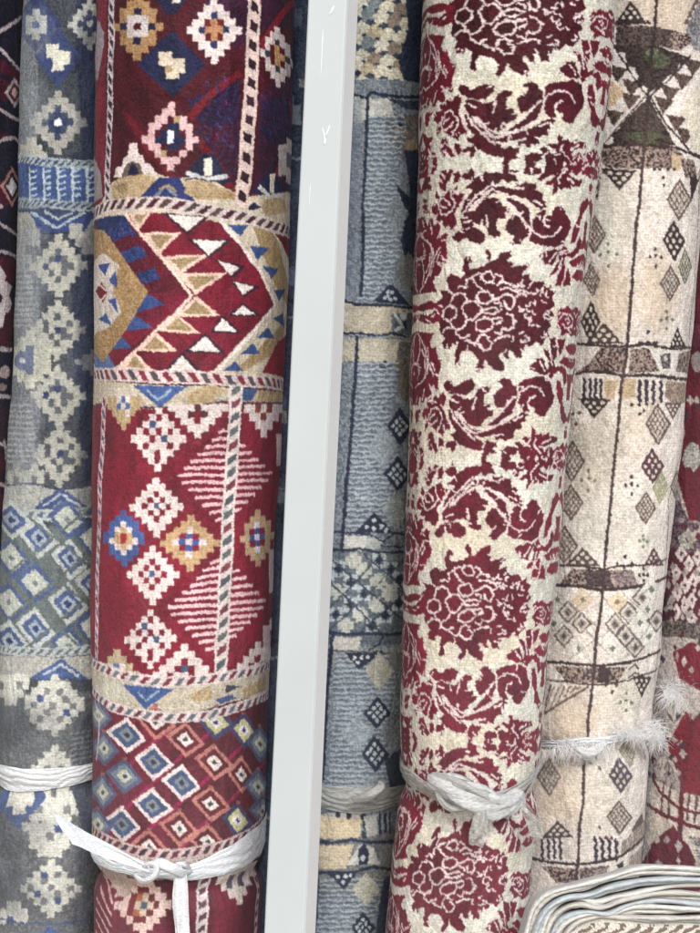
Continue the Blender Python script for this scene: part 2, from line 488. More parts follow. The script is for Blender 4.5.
R.poly(z((215, 140), (240, 125), (275, 155), (262, 205), (280, 260), (245, 300), (215, 320)), (196, 186, 176))
for q in ([(228, 152), (256, 148), (244, 178)], [(252, 188), (268, 166), (272, 204)], [(250, 230), (268, 225), (272, 262)], [(228, 280), (244, 262), (256, 290)]):
    R.poly(z(*q), (44, 76, 140))
R.poly(z((223, 212), (236, 190), (250, 212), (238, 240)), (118, 20, 46)); R.line(z((222, 190), (250, 212), (224, 245)), 1.6, WHT)
# white staircase lines with tan teeth
for q in ([(138, 102), (216, 92), (170, 150)], [(182, 160), (302, 160), (232, 226)], [(232, 232), (388, 230), (296, 292)], [(286, 286), (442, 284), (345, 348)],
          [(345, 352), (424, 416), (282, 416)], [(285, 410), (362, 469), (226, 466)], [(222, 468), (290, 526), (160, 526)], [(160, 530), (214, 584), (112, 580)]):
    R.poly(z3(*q), (218, 190, 176))
for q in ([(154, 106), (196, 102), (172, 136)], [(206, 169), (280, 168), (232, 212)], [(264, 240), (360, 238), (298, 276)], [(316, 294), (416, 293), (346, 334)],
          [(346, 366), (398, 409), (306, 409)], [(290, 422), (340, 461), (252, 459)], [(220, 480), (266, 519), (184, 518)], [(160, 542), (192, 578), (134, 575)]):
    R.poly(z3(*q), ((166, 144, 110), (146, 124, 92)))
R.line(z3((128, 104), (170, 155), (232, 226), (332, 350), (282, 412), (200, 488), (112, 574)), 3.0, (222, 196, 182))
for q in ([(240, 100), (320, 162), (392, 108)], [(318, 178), (388, 240), (460, 180)], [(396, 240), (465, 302), (500, 262)], [(448, 302), (495, 362), (545, 326)], [(446, 416), (492, 374), (548, 418)], [(390, 466), (432, 412), (494, 472)], [(306, 530), (376, 466), (440, 532)], [(236, 596), (305, 526), (372, 596)]):
    R.poly(z3(*q), ((44, 22, 52), (70, 18, 42)))
for q in ([(262, 105), (372, 110), (320, 155)], [(338, 182), (440, 184), (386, 229)], [(412, 246), (482, 264), (455, 292)], [(462, 310), (528, 326), (492, 350)], [(462, 412), (492, 384), (530, 411)], [(405, 461), (432, 424), (476, 464)], [(326, 524), (376, 477), (420, 526)], [(252, 592), (305, 540), (354, 593)]):
    R.poly(z3(*q), (224, 216, 210))
R.poly(z((510, 40), (680, 60), (680, 400), (500, 400), (575, 330), (640, 245), (610, 160)), CRM)
for q in ([(590, 62), (640, 60), (668, 180), (672, 250), (640, 200)], [(600, 350), (650, 300), (668, 260), (655, 350), (570, 400), (545, 400)]):
    R.poly(z(*q), (TAN, (160, 138, 100)))
R.poly(z((632, 60), (690, 75), (690, 170), (664, 120)), (124, 20, 44)); R.poly(z((648, 330), (690, 290), (690, 420), (612, 405)), (124, 20, 44))
R.line(z((628, 58), (660, 110), (672, 190)), 2, WHT)
for q in ([(532, 55), (582, 58), (562, 84)], [(584, 106), (628, 110), (602, 138)], [(612, 152), (648, 160), (630, 182)], [(636, 208), (664, 208), (648, 236)], [(634, 278), (660, 262), (662, 296)],
          [(600, 322), (626, 296), (640, 326)], [(560, 360), (590, 334), (608, 358)], [(522, 398), (548, 374), (568, 398)]):
    R.poly(z(*q), (42, 76, 134))
R.line(z((515, 45), (565, 105), (605, 160), (640, 245), (580, 322), (505, 398)), 3.4, (226, 214, 208))
R.rope([(88, 215), (97, 211), (105, 207), (130, 203), (170, 204), (200, 208), (235, 214), (262, 222), (292, 233), (300, 238)], 12, (204, 190, 186), [(74, 30, 42), (86, 66, 66)], 12, slant=0.9, fill=0.55)
# band between the ropes
R.band([(90, 380), (160, 384), (220, 386), (300, 396)], [(90, 404), (150, 410), (190, 404), (300, 406)], (CRM, (176, 164, 144)))
z = Z(0, 380, 2.333)
R.poly(z((312, 10), (435, 12), (372, 65)), (56, 88, 148)); R.line(z((345, 22), (370, 45), (400, 20)), 2.2, (140, 160, 176))
R.poly(z((435, 30), (500, 5), (530, 25), (500, 40), (530, 60), (440, 60)), (TAN, (182, 162, 132))); R.poly(z((565, 20), (600, 22), (585, 50), (565, 50)), (60, 92, 144))
R.poly(z((600, 25), (660, 30), (650, 60), (600, 60)), (TAN, (182, 162, 132))); R.poly(z((255, 15), (310, 15), (330, 55), (255, 55)), (196, 186, 172))
# section 3
R.band([(90, 405), (120, 404), (150, 409), (190, 405), (223, 401), (300, 404)], [(90, 670), (130, 682), (180, 684), (230, 678), (300, 664)], RED)
R.line([(96, 404), (120, 403), (150, 408), (188, 404), (200, 406), (223, 401), (250, 405), (290, 403)], 1.8, (66, 62, 84))
P3 = dict(w=WHT, r=RED, b=(62, 84, 120), t=(178, 160, 128), g=(96, 104, 116), p=PNK)
M = ['....w....', '...www...', '..wwrww..', '.wwrwrww.', 'wwrwbwrww', '.wwrwrww.', '..wwrww..', '...www...', '....w....']
Mb = ['....w....', '...wrw...', '..wbwww..', '.wrwrwrw.', 'wwwrwbwww', '.wrwwwrw.', '..wwrww..', '...wrw...', '....w....']
R.cells(158.5, 439, 55, 62, Mb, P3); R.cells(156, 507, 52, 60, M, P3); R.cells(152.5, 575, 52, 60, M, P3); R.cells(150, 639, 52, 58, Mb, P3)
R.cells(124, 538, 40, 56, ['...b...', '..bbb..', '.bbwbb.', '.bwtwb.', 'bbtrtbb', 'bwtrtwb', '.bwtwb.', '.bbwbb.', '..bbb..', '...b...'], dict(b=(56, 88, 150), w=WHT, t=(190, 160, 120), r=(150, 40, 44)))
MT = ['....t....', '...ttt...', '..tbwbt..', '.ttrbrtt.', 'twwbwbwwt', '.ttrbrtt.', '..tbwbt..', '...ttt...', '....t....']
MT = ['....t....', '...ttt...', '..ttwtt..', '.ttrbrtt.', 'ttwbwbwtt', '.ttrbrtt.', '..ttwtt..', '...ttt...', '....t....']
R.cells(190, 543, 60, 56, MT, dict(t=(188, 158, 122), w=WHT, r=RED, b=(60, 80, 140)))
R.cells(258, 538, 36, 58, ['...t...', '..ttt..', '.ttwtt.', '.trbrt.', 'ttbwbtt', '.trbrt.', '.ttwtt.', '..ttt..', '...t...'], dict(t=(190, 164, 132), w=(225, 220, 230), r=RED, b=(60, 76, 140)), skew=-0.1)
R.cells(124, 413, 32, 34, ['ttwbwtt', 'ttbwbtt', '.tttwt.', '..ttt..', '...t...'], dict(t=(182, 160, 122), w=WHT, b=(70, 104, 150)))
R.cells(198, 421, 60, 34, ['wwwwgwwww', '.wwgrgww.', '..wwrww..', '...www...', '....w....'], dict(w=WHT, g=(84, 40, 50), r=RED))
R.cells(264, 421, 40, 32, ['wwrwrww', '.wwrww.', '..www..', '...w...'], dict(w=WHT, r=(128, 60, 50)))
for k in range(13):                                  # comb diamonds
    y = 431 + k * 7.2
    hw = 50 * (1 - abs(k - 6.2) / 7.2)
    R.line([(226 - hw, y + 2), (226 - hw * 0.4, y), (226, y + 0.5), (226 + hw * 0.94, y - 1)], 3.0, (222, 182, 186))
for k in range(13):
    y = 562 + k * 7.2
    hw = 52 * (1 - abs(k - 6.3) / 7.3)
    R.line([(218 - hw, y + 2), (218 - hw * 0.4, y), (218, y - 1), (218 + hw * 0.96, y - 5)], 3.2, (224, 188, 192))
for (x, y, w, h) in ((283, 450, 14, 44), (276, 572, 12, 60), (270, 640, 14, 40), (284, 500, 8, 40)):
    R.cells(x, y, w, h, ['.w', 'ww', 'wr', 'wg', 'wr', 'ww', '.w'], dict(w=(200, 180, 180), r=RED, g=SLT))
R.cells(184, 662, 64, 34, ['....w....', '...www...', '..wwrww..', '.wwrbrww.', 'wwrwwrwww'], P3)
R.cells(117, 664, 44, 30, ['...t...', '..ttt..', '.twbwt.', 'ttbwbtt'], dict(t=(184, 168, 136), w=WHT, b=(88, 112, 150)))
R.cells(252, 659, 40, 34, ['....w..', '...www.', '..wwrww', '.wwrwrw', 'wwrwwrw'], P3, skew=-0.15)
R.rope([(104, 395), (104, 404), (100, 500), (97.5, 600), (96.5, 668)], 8.5, (208, 184, 190), [(120, 40, 64), (84, 96, 106)], 12, slant=1.1, fill=0.5)
R.rope([(237, 383), (236.5, 387), (233, 450), (228.5, 520), (224.5, 590), (223, 640), (219, 706)], 14, (214, 200, 196), [(96, 104, 104), (120, 60, 72), (84, 92, 96)], 13, slant=-0.6, fill=0.55, inset=2.4)
R.rope([(86, 374), (94, 374), (141, 375), (190, 377), (214, 378), (250, 381), (283, 386), (292, 388)], 12, (206, 188, 186), [(122, 40, 56), (84, 76, 80)], 12, slant=-0.8, fill=0.55)
# lower band and ropes
R.band([(88, 662), (126, 677), (158, 683), (194, 680), (237, 675), (280, 660)], [(88, 690), (112, 706), (139, 714), (172, 717), (207, 715), (237, 708), (280, 694)], ((196, 188, 172), (180, 168, 148)))
z = Z(85, 640, 3.684)
R.poly(z((138, 165), (325, 178), (225, 255)), (58, 90, 150)); R.line(z((195, 190), (225, 222), (270, 188)), 2, (150, 168, 190))
R.poly(z((375, 200), (460, 165), (470, 215), (400, 225)), (TAN, (182, 162, 132))); R.poly(z((520, 165), (580, 170), (520, 195)), (66, 70, 84)); R.poly(z((480, 215), (545, 200), (560, 215), (500, 235)), (70, 90, 140))
R.poly(z((580, 185), (670, 130), (670, 190), (590, 225)), (TAN, (182, 162, 132))); R.poly(z((45, 130), (130, 160), (180, 230), (90, 210), (40, 190)), (190, 186, 170))
R.rope(z((-10, 60), (35, 85), (45, 95), (150, 135), (270, 155), (400, 148), (470, 140), (560, 128), (680, 90), (720, 70)), 10, (210, 196, 194), [(124, 44, 62), (100, 108, 112)], 11.5, slant=0.8, fill=0.52)
# section 4 : tilted lattice of nested diamonds
R.band([(88, 696), (112, 710), (139, 718), (172, 721), (207, 719), (237, 712), (280, 698)], [(88, 836), (133, 854), (160, 858), (191, 855), (222, 850), (280, 818)], (104, 22, 46))
R.poly([(172, 716), (282, 690), (282, 830), (200, 850), (168, 850)], (88, 20, 36))
for q in ([(92, 752), (140, 716)], [(92, 800), (126, 770), (150, 745), (170, 730)], [(94, 842), (140, 796), (190, 748), (230, 718)], [(120, 856), (170, 812), (210, 775), (262, 728)], [(168, 858), (230, 800), (275, 750)]):
    R.line(q, 4, (140, 24, 74))
BW, RP, GB, YB = 0, 1, 2, 3
dm = [(126, 736, BW), (154, 762, BW), (181, 784, BW), (153, 806, BW), (122, 825, BW), (104, 749, GB), (124, 777, GB), (103, 792, GB), (98, 826, GB),
      (185, 740, RP), (214, 762, RP), (241, 774, RP), (211, 804, RP), (179, 828, RP), (208, 842, RP), (156, 722, RP), (150, 848, RP),
      (244, 731, YB), (260, 744, GB), (237, 820, YB), (258, 786, GB), (216, 722, YB), (262, 812, GB), (98, 716, GB), (104, 858, BW)]
for (x, y, kd) in dm:
    rx, ry = (20, 18.5) if 112 < x < 236 else (15, 19)
    rings = {BW: [(1.0, WHT), (0.74, (62, 84, 122)), (0.40, (122, 130, 132)), (0.18, (44, 50, 78))],
             RP: [(1.0, (176, 118, 110)), (0.74, (94, 22, 34)), (0.42, (220, 205, 200)), (0.16, (60, 80, 80))],
             GB: [(0.98, (84, 88, 122)), (0.7, (120, 132, 146)), (0.4, (188, 190, 170)), (0.15, (70, 70, 110))],
             YB: [(1.0, (62, 62, 106)), (0.66, (190, 186, 140)), (0.34, (214, 208, 210)), (0.15, (50, 50, 90))]}[kd]
    R.diamond(x, y, rx, ry, rings, skew=0.2)
    R.poly([(x - 2, y - ry * 1.0), (x + 2, y - ry * 1.0), (x + 2, y - ry * .86), (x - 2, y - ry * .86)], WHT if kd == BW else (150, 90, 90), dens=False)
R.rope(z((-10, 160), (35, 195), (100, 245), (200, 272), (320, 285), (450, 275), (560, 250), (675, 205), (720, 190)), 10, (206, 192, 190), [(110, 60, 70), (96, 106, 116)], 11, slant=0.8, fill=0.52)
R.line([(94, 700), (99, 720), (96, 760)], 3, WHT)
# section 5
R.band([(86, 834), (114, 848), (160, 858), (191, 855), (222, 850), (280, 815)], [(86, 868), (140, 880), (200, 880), (280, 850)], ((196, 182, 170), (150, 136, 130)))
R.band([(86, 872), (140, 884), (200, 884), (280, 858)], [(86, 1020), (280, 1020)], (102, 18, 42))
R.rope([(86, 830), (114, 844), (133, 851), (160, 855), (191, 852), (222, 846), (246, 834), (270, 815)], 10, (196, 172, 168), [(96, 36, 52), (70, 52, 62)], 11, slant=0.8, fill=0.55)
z = Z(40, 770, 2.917)
R.cells(143, 906, 58, 62, ['....p....', '...ppp...', '..prrpp..', '.prtwrpp.', 'pprwnwrpp', '.prtwrpp.', '..prrpp..', '...ppp...', '....p....'], dict(p=(206, 180, 172), r=(104, 26, 34), w=(190, 170, 150), t=(150, 90, 60), n=(60, 80, 90)))
R.poly(z((180, 320), (290, 320), (240, 370), (200, 350)), (186, 164, 150))
R.cells(240, 885, 44, 38, ['wwwwwww', 'wwgwgww', '.wgwgw.', '..www..', '...w...'], dict(w=(200, 188, 180), g=(84, 76, 90)), skew=-0.25)
R.cells(112, 885, 26, 26, ['wwww', '.www', '..ww'], dict(w=(180, 160, 150)))
for k in range(14):
    R.line([(96, 876 + k * 11), (103, 888 + k * 11), (112, 904 + k * 11)], 2.4, (196, 160, 156))
R.rope([(206, 876), (203, 905), (200, 1010)], 13, (210, 196, 194), [(90, 60, 66)], 11, slant=-0.4, fill=0.5, inset=2.4)
R.rope([(262, 862), (257, 905), (253, 1010)], 9, (200, 184, 184), [(90, 60, 76)], 11, slant=-0.4, fill=0.5)
red.ties = ((lambda U: 866 - 0.00 * U, 8.0, 11.0),)
# ------------------------------------------------------------------ grey blue carpet at the left
GRY = (112, 118, 124); DGR = (64, 76, 94); LGR = (170, 172, 168); NV2 = (34, 48, 92); BL2 = (58, 84, 138)
greyblue = Roll([(0, 24), (100, 21), (200, 19), (300, 14), (400, 11), (450, 7), (540, 3), (600, 0), (700, -3), (800, -6), (933, -8)],
                [(0, 128), (400, 122), (933, 112)], 0.13, seed=5, jag=1.0)
R = greyblue
R.base(((74, 80, 88), (54, 60, 70)))
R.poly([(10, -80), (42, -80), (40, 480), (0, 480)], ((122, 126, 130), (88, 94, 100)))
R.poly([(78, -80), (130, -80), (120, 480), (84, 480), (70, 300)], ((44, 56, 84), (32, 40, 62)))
R.poly([(38, 60), (78, 60), (82, 150), (60, 160), (36, 150)], ((72, 78, 82), (50, 58, 68)))
for (x, y) in ((36, 22), (58, 57)):
    R.diamond(x, y, 24, 30, [(1, (44, 62, 112))])
R.cells(36, 24, 20, 30, ['.w.', 'www', 'wbw', 'www', '.w.'], dict(w=LGR, b=(60, 90, 140)))
R.cells(58, 57, 24, 26, ['ww..', 'wwww', '.www', '.ww.'], dict(w=(196, 194, 178)))
RG = ['....w....', '...www...', '..wwbww..', '.wwbgbww.', 'wwbgwgbww', '.wwbgbww.', '..wwbww..', '...www...', '....w....']
R.cells(90, 24, 44, 50, RG, dict(w=LGR, b=(60, 70, 92), g=(50, 66, 110)))
R.cells(58, 122, 58, 64, RG, dict(w=(158, 156, 150), b=(52, 66, 92), g=NV2))
R.blob(58, 122, 4, 4, (210, 220, 226))
R.cells(34, 148, 26, 22, ['.ww..', 'wwww.', 'wwwww'], dict(w=(164, 162, 152)))
R.poly([(15, 160), (60, 165), (110, 168), (110, 210), (60, 206), (15, 200)], (44, 76, 132))
R.rope([(16, 157), (60, 163), (100, 166), (110, 166)], 9, (150, 160, 166), [(60, 76, 100)], 8, slant=1.1)
R.rope([(16, 201), (60, 205), (100, 207), (110, 207)], 9, (140, 152, 160), [(56, 72, 96)], 8, slant=1.1)
for k in range(5):
    x = 29 + k * 14.5
    R.line([(x, 167), (x, 201)], 2.6, (168, 184, 190))
    for j in range(5):
        R.line([(x, 172 + j * 6), (x + 7, 170 + j * 6)], 2.0, (160, 178, 188))
R.poly([(12, 208), (110, 212), (110, 234), (12, 232)], (50, 66, 98))
R.poly([(28, 212), (60, 222), (96, 212), (84, 232), (36, 232)], (34, 60, 122)); R.line([(30, 212), (58, 228), (84, 212)], 2.4, (150, 164, 172)); R.line([(44, 212), (58, 220), (72, 212)], 2, (150, 164, 172))
R.poly([(14, 208), (28, 212), (40, 232), (14, 232)], (150, 150, 142)); R.poly([(96, 212), (112, 214), (112, 234), (84, 232)], (140, 144, 142))
R.line([(10, 231), (40, 232), (70, 234), (110, 234)], 1.8, (32, 40, 70))
G2 = ['....w....', '...www...', '..wwgww..', '.wwgbgww.', 'wwbwwggww', '.wwgwgww.', '..wwgww..', '...www...', '....w....']
G3 = ['....w....', '...www...', '..wwgww..', '.wgwwwgw.', 'wwgwbgwww', '.wwgwggw.', '..wwgww..', '...www...', '....w....']
pal = dict(w=(164, 164, 154), g=(86, 90, 96), b=(40, 54, 104))
R.cells(59, 266, 58, 62, G2, pal); R.cells(58, 330, 56, 60, G3, pal); R.cells(58, 396, 54, 62, G2, pal); R.cells(60, 455, 54, 62, G3, pal)
R.cells(25, 250, 30, 44, ['.www', 'wwww', 'wwgg', 'www.', 'ww..'], dict(w=(146, 148, 146), g=(96, 100, 104)))
R.cells(26, 360, 50, 58, ['...w..', '..www.', '.wwbww', 'wwbbww', 'wwbbww', '.wwbww', '..www.', '...w..'], dict(w=(176, 176, 158), b=(60, 76, 120)))
R.blob(23, 360, 9, 10, (58, 76, 124)); R.blob(23, 360, 3, 3, (200, 206, 212))
R.cells(86, 362, 20, 26, ['..w', '.ww', 'www', '.ww', '..w'], dict(w=(128, 130, 130)))
R.cells(82, 240, 26, 30, ['ww..', 'wwww', '.www', '..ww'], dict(w=(150, 150, 144)))
for a in (270, 405):
    for k in range(11):
        y = a + k * 5.6
        R.line([(8, y), (22, y + 1), (36 - abs(k - 5), y)], 2.2, (150, 150, 150))
R.cells(26, 474, 36, 20, ['.w..w.', 'wwwwww', 'wgwwgw'], pal)
R.band([(0, 484), (60, 488), (120, 486)], [(0, 512), (60, 512), (120, 510)], ((172, 172, 162), (150, 152, 148)))
R.line([(2, 486), (30, 484), (60, 489), (92, 486), (110, 486)], 1.6, (50, 58, 84))
R.poly([(62, 486), (90, 510), (32, 510)], (50, 76, 128)); R.line([(44, 507), (62, 493), (80, 507)], 2.2, (170, 180, 186)); R.line([(54, 508), (62, 501), (70, 508)], 2, (120, 140, 160))
R.rope([(-2, 517), (50, 516), (92, 512), (112, 510)], 10, (168, 176, 172), [(104, 112, 116), (84, 100, 128)], 12, slant=1.0)
R.base(((106, 114, 112), (92, 102, 104)), 522, 646)
D1 = [(1.0, (176, 182, 178)), (0.72, (60, 86, 136)), (0.42, (150, 164, 176)), (0.2, (34, 56, 110))]
D2 = [(1.0, (64, 88, 134)), (0.68, (176, 180, 170)), (0.16, (110, 120, 120))]
for (x, y, d) in ((39, 538, D1), (70, 560, D1), (13, 558, D2), (36, 583, D2), (10, 602, D2), (68, 604, D1), (36, 628, D1), (94, 585, D1), (94, 628, D2), (10, 640, D1), (70, 645, D2), (94, 540, D2), (13, 520, D1), (68, 520, D2)):
    R.diamond(x, y, 20, 21, d, skew=0.25)
for q in ([(0, 580), (95, 505)], [(0, 625), (95, 550)], [(10, 660), (95, 592)], [(0, 530), (95, 612)], [(30, 520), (95, 570)], [(0, 572), (90, 655)]):
    R.line(q, 2.6, ((104, 114, 108), (90, 100, 100)))
R.base((96, 104, 106), 646, 656)
R.rope([(-4, 648), (20, 651), (60, 652), (92, 648), (112, 645)], 9, (168, 174, 172), [(96, 104, 110)], 9, slant=1.0)
R.band([(-6, 655), (60, 658), (120, 652)], [(-6, 680), (60, 681), (120, 676)], ((176, 174, 164), (154, 154, 150)))
R.poly([(60, 659), (90, 680), (28, 680)], (56, 90, 148)); R.line([(42, 676), (60, 665), (78, 676)], 2.2, (180, 186, 190))
R.base(((112, 115, 116), (88, 92, 95)), 681, 1100)
R.line([(-6, 680), (40, 681), (60, 679), (100, 680)], 1.4, (60, 70, 90))
pal = dict(w=(196, 196, 186), g=(122, 124, 124), b=(58, 80, 140))
R.cells(54, 706, 60, 62, ['....w....', '..wwwww..', '.wwgwgww.', 'wwbwwwgww', 'wgwwgwwgw', 'gwwgwwbw.', '.wgwwgw..', '..wwww...', '....w....'], pal)
R.cells(10, 690, 36, 30, ['wwwwww', 'wgwwgw', '.wwww.', '..ww..'], pal)
R.cells(54, 758, 46, 26, ['...w...', '..www..', '.wwwww.', 'wwgwgww'], pal)
R.cells(53, 800, 64, 56, ['..wwwww..', '...www...', '..ww.ww..', '.www.www.', 'wwwwwwwww', '.wgwwwgw.', '..wwwww..', '...www...'], pal)
R.diamond(19, 799, 26, 32, [(1, (60, 88, 140))]); R.cells(19, 799, 26, 32, ['.ww.', 'wwww', 'wwww', '.ww.'], dict(w=(204, 202, 190)))
R.cells(50, 836, 54, 40, ['.w.w.w.', 'wwwwbww', 'gwwgwwg', '.wwwww.', '..www..'], pal)
R.cells(51, 888, 60, 60, ['....w....', '...www...', '..wbwgw..', '.wwgwwww.', 'wgwwgwwgw', '.wbwwgww.', '..wgwbw..', '...www...', '....w....'], pal)
R.poly([(70, 780), (100, 780), (100, 860), (84, 840), (76, 800)], ((84, 92, 104), (66, 74, 92)))
R.cells(14, 912, 26, 22, ['.ww.', 'wwww', 'wbww'], pal)
R.line([(-6, 916), (20, 922), (60, 924), (100, 918)], 2, (62, 84, 120))
R.base((136, 140, 140), 929, 1100); R.poly([(50, 926), (84, 946), (20, 946)], (58, 92, 150))
for k in range(6): R.line([(70, 735 + k * 5), (92, 731 + k * 5)], 1.8, (150, 152, 152))
for yy in (40, 110, 250, 300, 350, 420, 470):  # highlight down the left side and shade down the right, painted in
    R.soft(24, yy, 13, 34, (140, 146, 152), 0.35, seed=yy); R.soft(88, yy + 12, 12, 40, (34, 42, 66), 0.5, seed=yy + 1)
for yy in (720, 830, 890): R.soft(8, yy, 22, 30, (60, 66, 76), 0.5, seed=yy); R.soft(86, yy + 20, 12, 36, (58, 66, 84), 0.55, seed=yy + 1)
greyblue.grey = 0.10
greyblue.ties = ((lambda U: 778 + 0 * U, 6.0, 13.0),)

# ------------------------------------------------------------------ dark roll at the far left
dark = Roll([(0, -120), (933, -150)], [(0, 30), (933, 8)], 0.22, seed=7, jag=0.8)
R = dark
R.base((22, 20, 42))
z = Z(0, 0, 2.333)
CL = (176, 164, 168)
for q in ([(-40, 110), (50, 165), (50, 190), (-40, 150)], [(-40, 290), (40, 320), (10, 330), (-40, 320)], [(-40, 460), (20, 400), (45, 430), (20, 470), (-40, 520)], [(-40, 160), (48, 200), (50, 240), (-40, 230)]):
    R.poly(z(*q), (66, 16, 38))
for q in ([(-40, 90), (0, 72), (52, 38)], [(-40, 90), (0, 112), (50, 165)], [(-40, 240), (0, 255), (50, 285)], [(-40, 345), (10, 325), (35, 320), (50, 345)], [(-40, 495), (0, 522), (40, 548)], [(-40, 500), (0, 480)]):
    R.line(z(*q), 3.4, CL)
R.diamond(15, 92, 9, 14, [(1.1, CL), (0.75, (84, 24, 44)), (0.42, (190, 160, 150))]); R.diamond(10, 186, 11, 20, [(1.05, (160, 120, 110)), (0.8, (40, 20, 40)), (0.5, (206, 196, 200))])
z = Z(0, 230, 5.49)
R.poly(z((-60, 140), (100, 155), (95, 250), (60, 320), (80, 450), (70, 640), (-60, 620)), (74, 18, 40))
R.line(z((-60, 110), (0, 118), (60, 130), (95, 150)), 3.4, CL)
R.poly(z((-60, 200), (-10, 190), (35, 250), (30, 280), (75, 310), (60, 360), (75, 400), (60, 450), (40, 460), (20, 530), (-60, 580), (-60, 480), (0, 420), (30, 380), (-10, 320), (-60, 300)), (198, 186, 186))
R.poly(z((-60, 330), (0, 345), (22, 385), (0, 420), (-60, 440)), (40, 24, 48))
R.line(z((-60, 640), (0, 650), (70, 660)), 4, CL); R.line(z((-60, 905), (0, 915), (60, 918)), 3.4, CL)
R.blob(5, 372, 6, 7, (180, 160, 160)); R.blob(4, 388, 4, 4, (140, 120, 124))
R.poly([(-40, 405), (9, 410), (8, 520), (-40, 520)], (46, 16, 40))
for y in (430, 470, 540, 600, 660, 740, 820, 900):
    R.line([(-40, y), (-10, y + 8), (8, y + 18)], 3, CL); R.poly([(-40, y + 12), (6, y + 26), (4, y + 40), (-40, y + 34)], (70, 22, 46))
R.line([(3, 440), (6, 470), (3, 540)], 3, (170, 160, 160))

# ------------------------------------------------------------------ slate roll between the red one and the post
slate = Roll([(0, 278), (933, 244)], [(0, 352), (933, 316)], 0.05, seed=9, jag=1.0)
R = slate
R.base(((58, 70, 90), (40, 50, 72)))
rnd = random.Random(11)
for k in range(46):
    y = -60 + k * 24 + rnd.uniform(-6, 6)
    R.cells(rnd.uniform(262, 340) - y * 0.035, y, rnd.uniform(14, 26), rnd.uniform(16, 30), ['.w.', 'www', '.ww'], dict(w=rnd.choice([(104, 114, 124), (80, 92, 110), (36, 44, 78), (120, 124, 124)])))
for y in (140, 300, 470, 640, 800):
    R.line([(240, y), (300, y + 2), (360, y)], 3, (28, 34, 60)); R.line([(240, y + 18), (360, y + 18)], 2.4, (120, 126, 130))

# ------------------------------------------------------------------ slate blue carpet behind the post
bluegrey = Roll([(0, 306), (933, 262)], [(0, 448), (300, 440), (600, 430), (933, 412)], 0.20, seed=13, jag=0.8)
R = bluegrey
SB = ((140, 148, 154), (100, 110, 120))
NVY = (28, 38, 66); CR4 = (184, 176, 156)
R.base(SB)
rnd = random.Random(5)
R.base(((60, 72, 92), (40, 50, 70)), -200, 96)
cols = [(204, 198, 178), (158, 140, 116), (150, 158, 156), (120, 130, 134), (184, 170, 142), (140, 126, 112)]
for i in range(10):
    for j in range(7):
        x, y = 336 + j * 13 + (i % 2) * 6.5, -30 + i * 13.5 + j * 3
        if x + y * 0.25 > 428 or y > 92: continue
        c = cols[(j + i // 3) % 6] if (i + j) % 2 else cols[0]
        R.poly([(x - 8, y - 3), (x - 1, y - 9), (x + 8, y - 4), (x + 10, y + 5), (x + 1, y + 3), (x - 5, y + 8)], (c, tuple(int(v * .86) for v in c)))
R.poly([(402, -40), (430, -40), (430, 110), (408, 96), (398, 60), (408, 30)], ((44, 56, 80), (30, 38, 60)))
R.poly([(344, 20), (352, 28), (344, 36)], (44, 40, 84)); R.poly([(340, 44), (350, 52), (340, 60)], (44, 40, 84))
z = Z(260, 0, 3.5)
R.base(((132, 140, 146), (96, 106, 116)), 96, 303)
R.poly(z((330, 335), (460, 345), (470, 400), (380, 410), (330, 440)), (176, 176, 170))
R.poly(z((440, 400), (560, 400), (560, 620), (500, 560), (450, 480)), ((120, 112, 104), (84, 84, 92)))
for (x, y) in ((486, 436), (470, 442), (500, 440), (484, 455)): R.blob(260 + x / 3.5, y / 3.5, 2.6, 3, (26, 24, 40))
R.poly(z((455, 425), (500, 420), (520, 470), (480, 480)), (140, 124, 104)); [R.blob(260 + x / 3.5, y / 3.5, 2.4, 2.6, (26, 24, 40)) for x, y in ((486, 434), (470, 440), (500, 440))]
R.poly(z((500, 500), (545, 480), (560, 560), (520, 550)), (140, 122, 104))
def wavy(y0, y1, x0, x1, step, amp=1.2, col=(154, 164, 170), col2=(84, 97, 114)):
    y = y0; k = 0
    while y < y1:
        w0 = x0(y); w1 = x1(y)
        pts = [(w0 + (w1 - w0) * t / 8, y + amp * math.sin(t * 2.4 + k)) for t in range(9)]
        R.line(pts, 1.5, col); R.line([(a, b + step * .45) for a, b in pts], 1.2, col2)
        y += step; k += 1.7
vl = lambda y: 368 - (y - 94) * 0.0635
wavy(116, 300, lambda y: vl(y) + 4, lambda y: 404 - abs(y - 200) * 0.05 + 6 * math.sin(y / 16), 5.2)
R.poly(z((470, 640), (530, 700), (600, 640), (600, 940), (540, 800), (500, 720)), ((40, 50, 74), (26, 34, 56)))
R.poly([(404, 150), (430, 150), (430, 300), (412, 290), (400, 240), (410, 200)], ((44, 54, 78), (28, 36, 58)))
R.diamond(396, 215, 13, 21, [(1, ((140, 148, 152), (110, 120, 128)))]); R.diamond(409, 292 - 20, 12, 20, [(1, ((128, 128, 124), (104, 108, 112)))])
R.line([(335, 95), (352, 94), (366, 97), (372, 92), (384, 94), (398, 96), (430, 98)], 3.2, NVY)
R.poly(z((440, 340), (600, 360), (600, 400), (520, 380)), ((60, 72, 90), (40, 52, 70)))
def cellsw(x, y, n=2, s=4.2, c=(176, 186, 190)):
    for i in range(n):
        for j in range(n):
            R.diamond(x + (i - j) * s, y + (i + j - n + 1) * s * 1.15, s * .62, s * .72, [(1, c)])
z = Z(260, 230, 3.5)
R.poly(z((395, 250), (460, 185), (480, 200), (530, 262)), NVY); [R.blob(260 + x / 3.5, 230 + y / 3.5, 2, 2, (170, 180, 184)) for x, y in ((450, 215), (466, 218), (440, 236), (460, 240), (476, 238), (452, 228))]
R.band([(330, 301), (440, 308)], [(330, 334), (440, 340)], ((188, 178, 158), (168, 160, 144)))
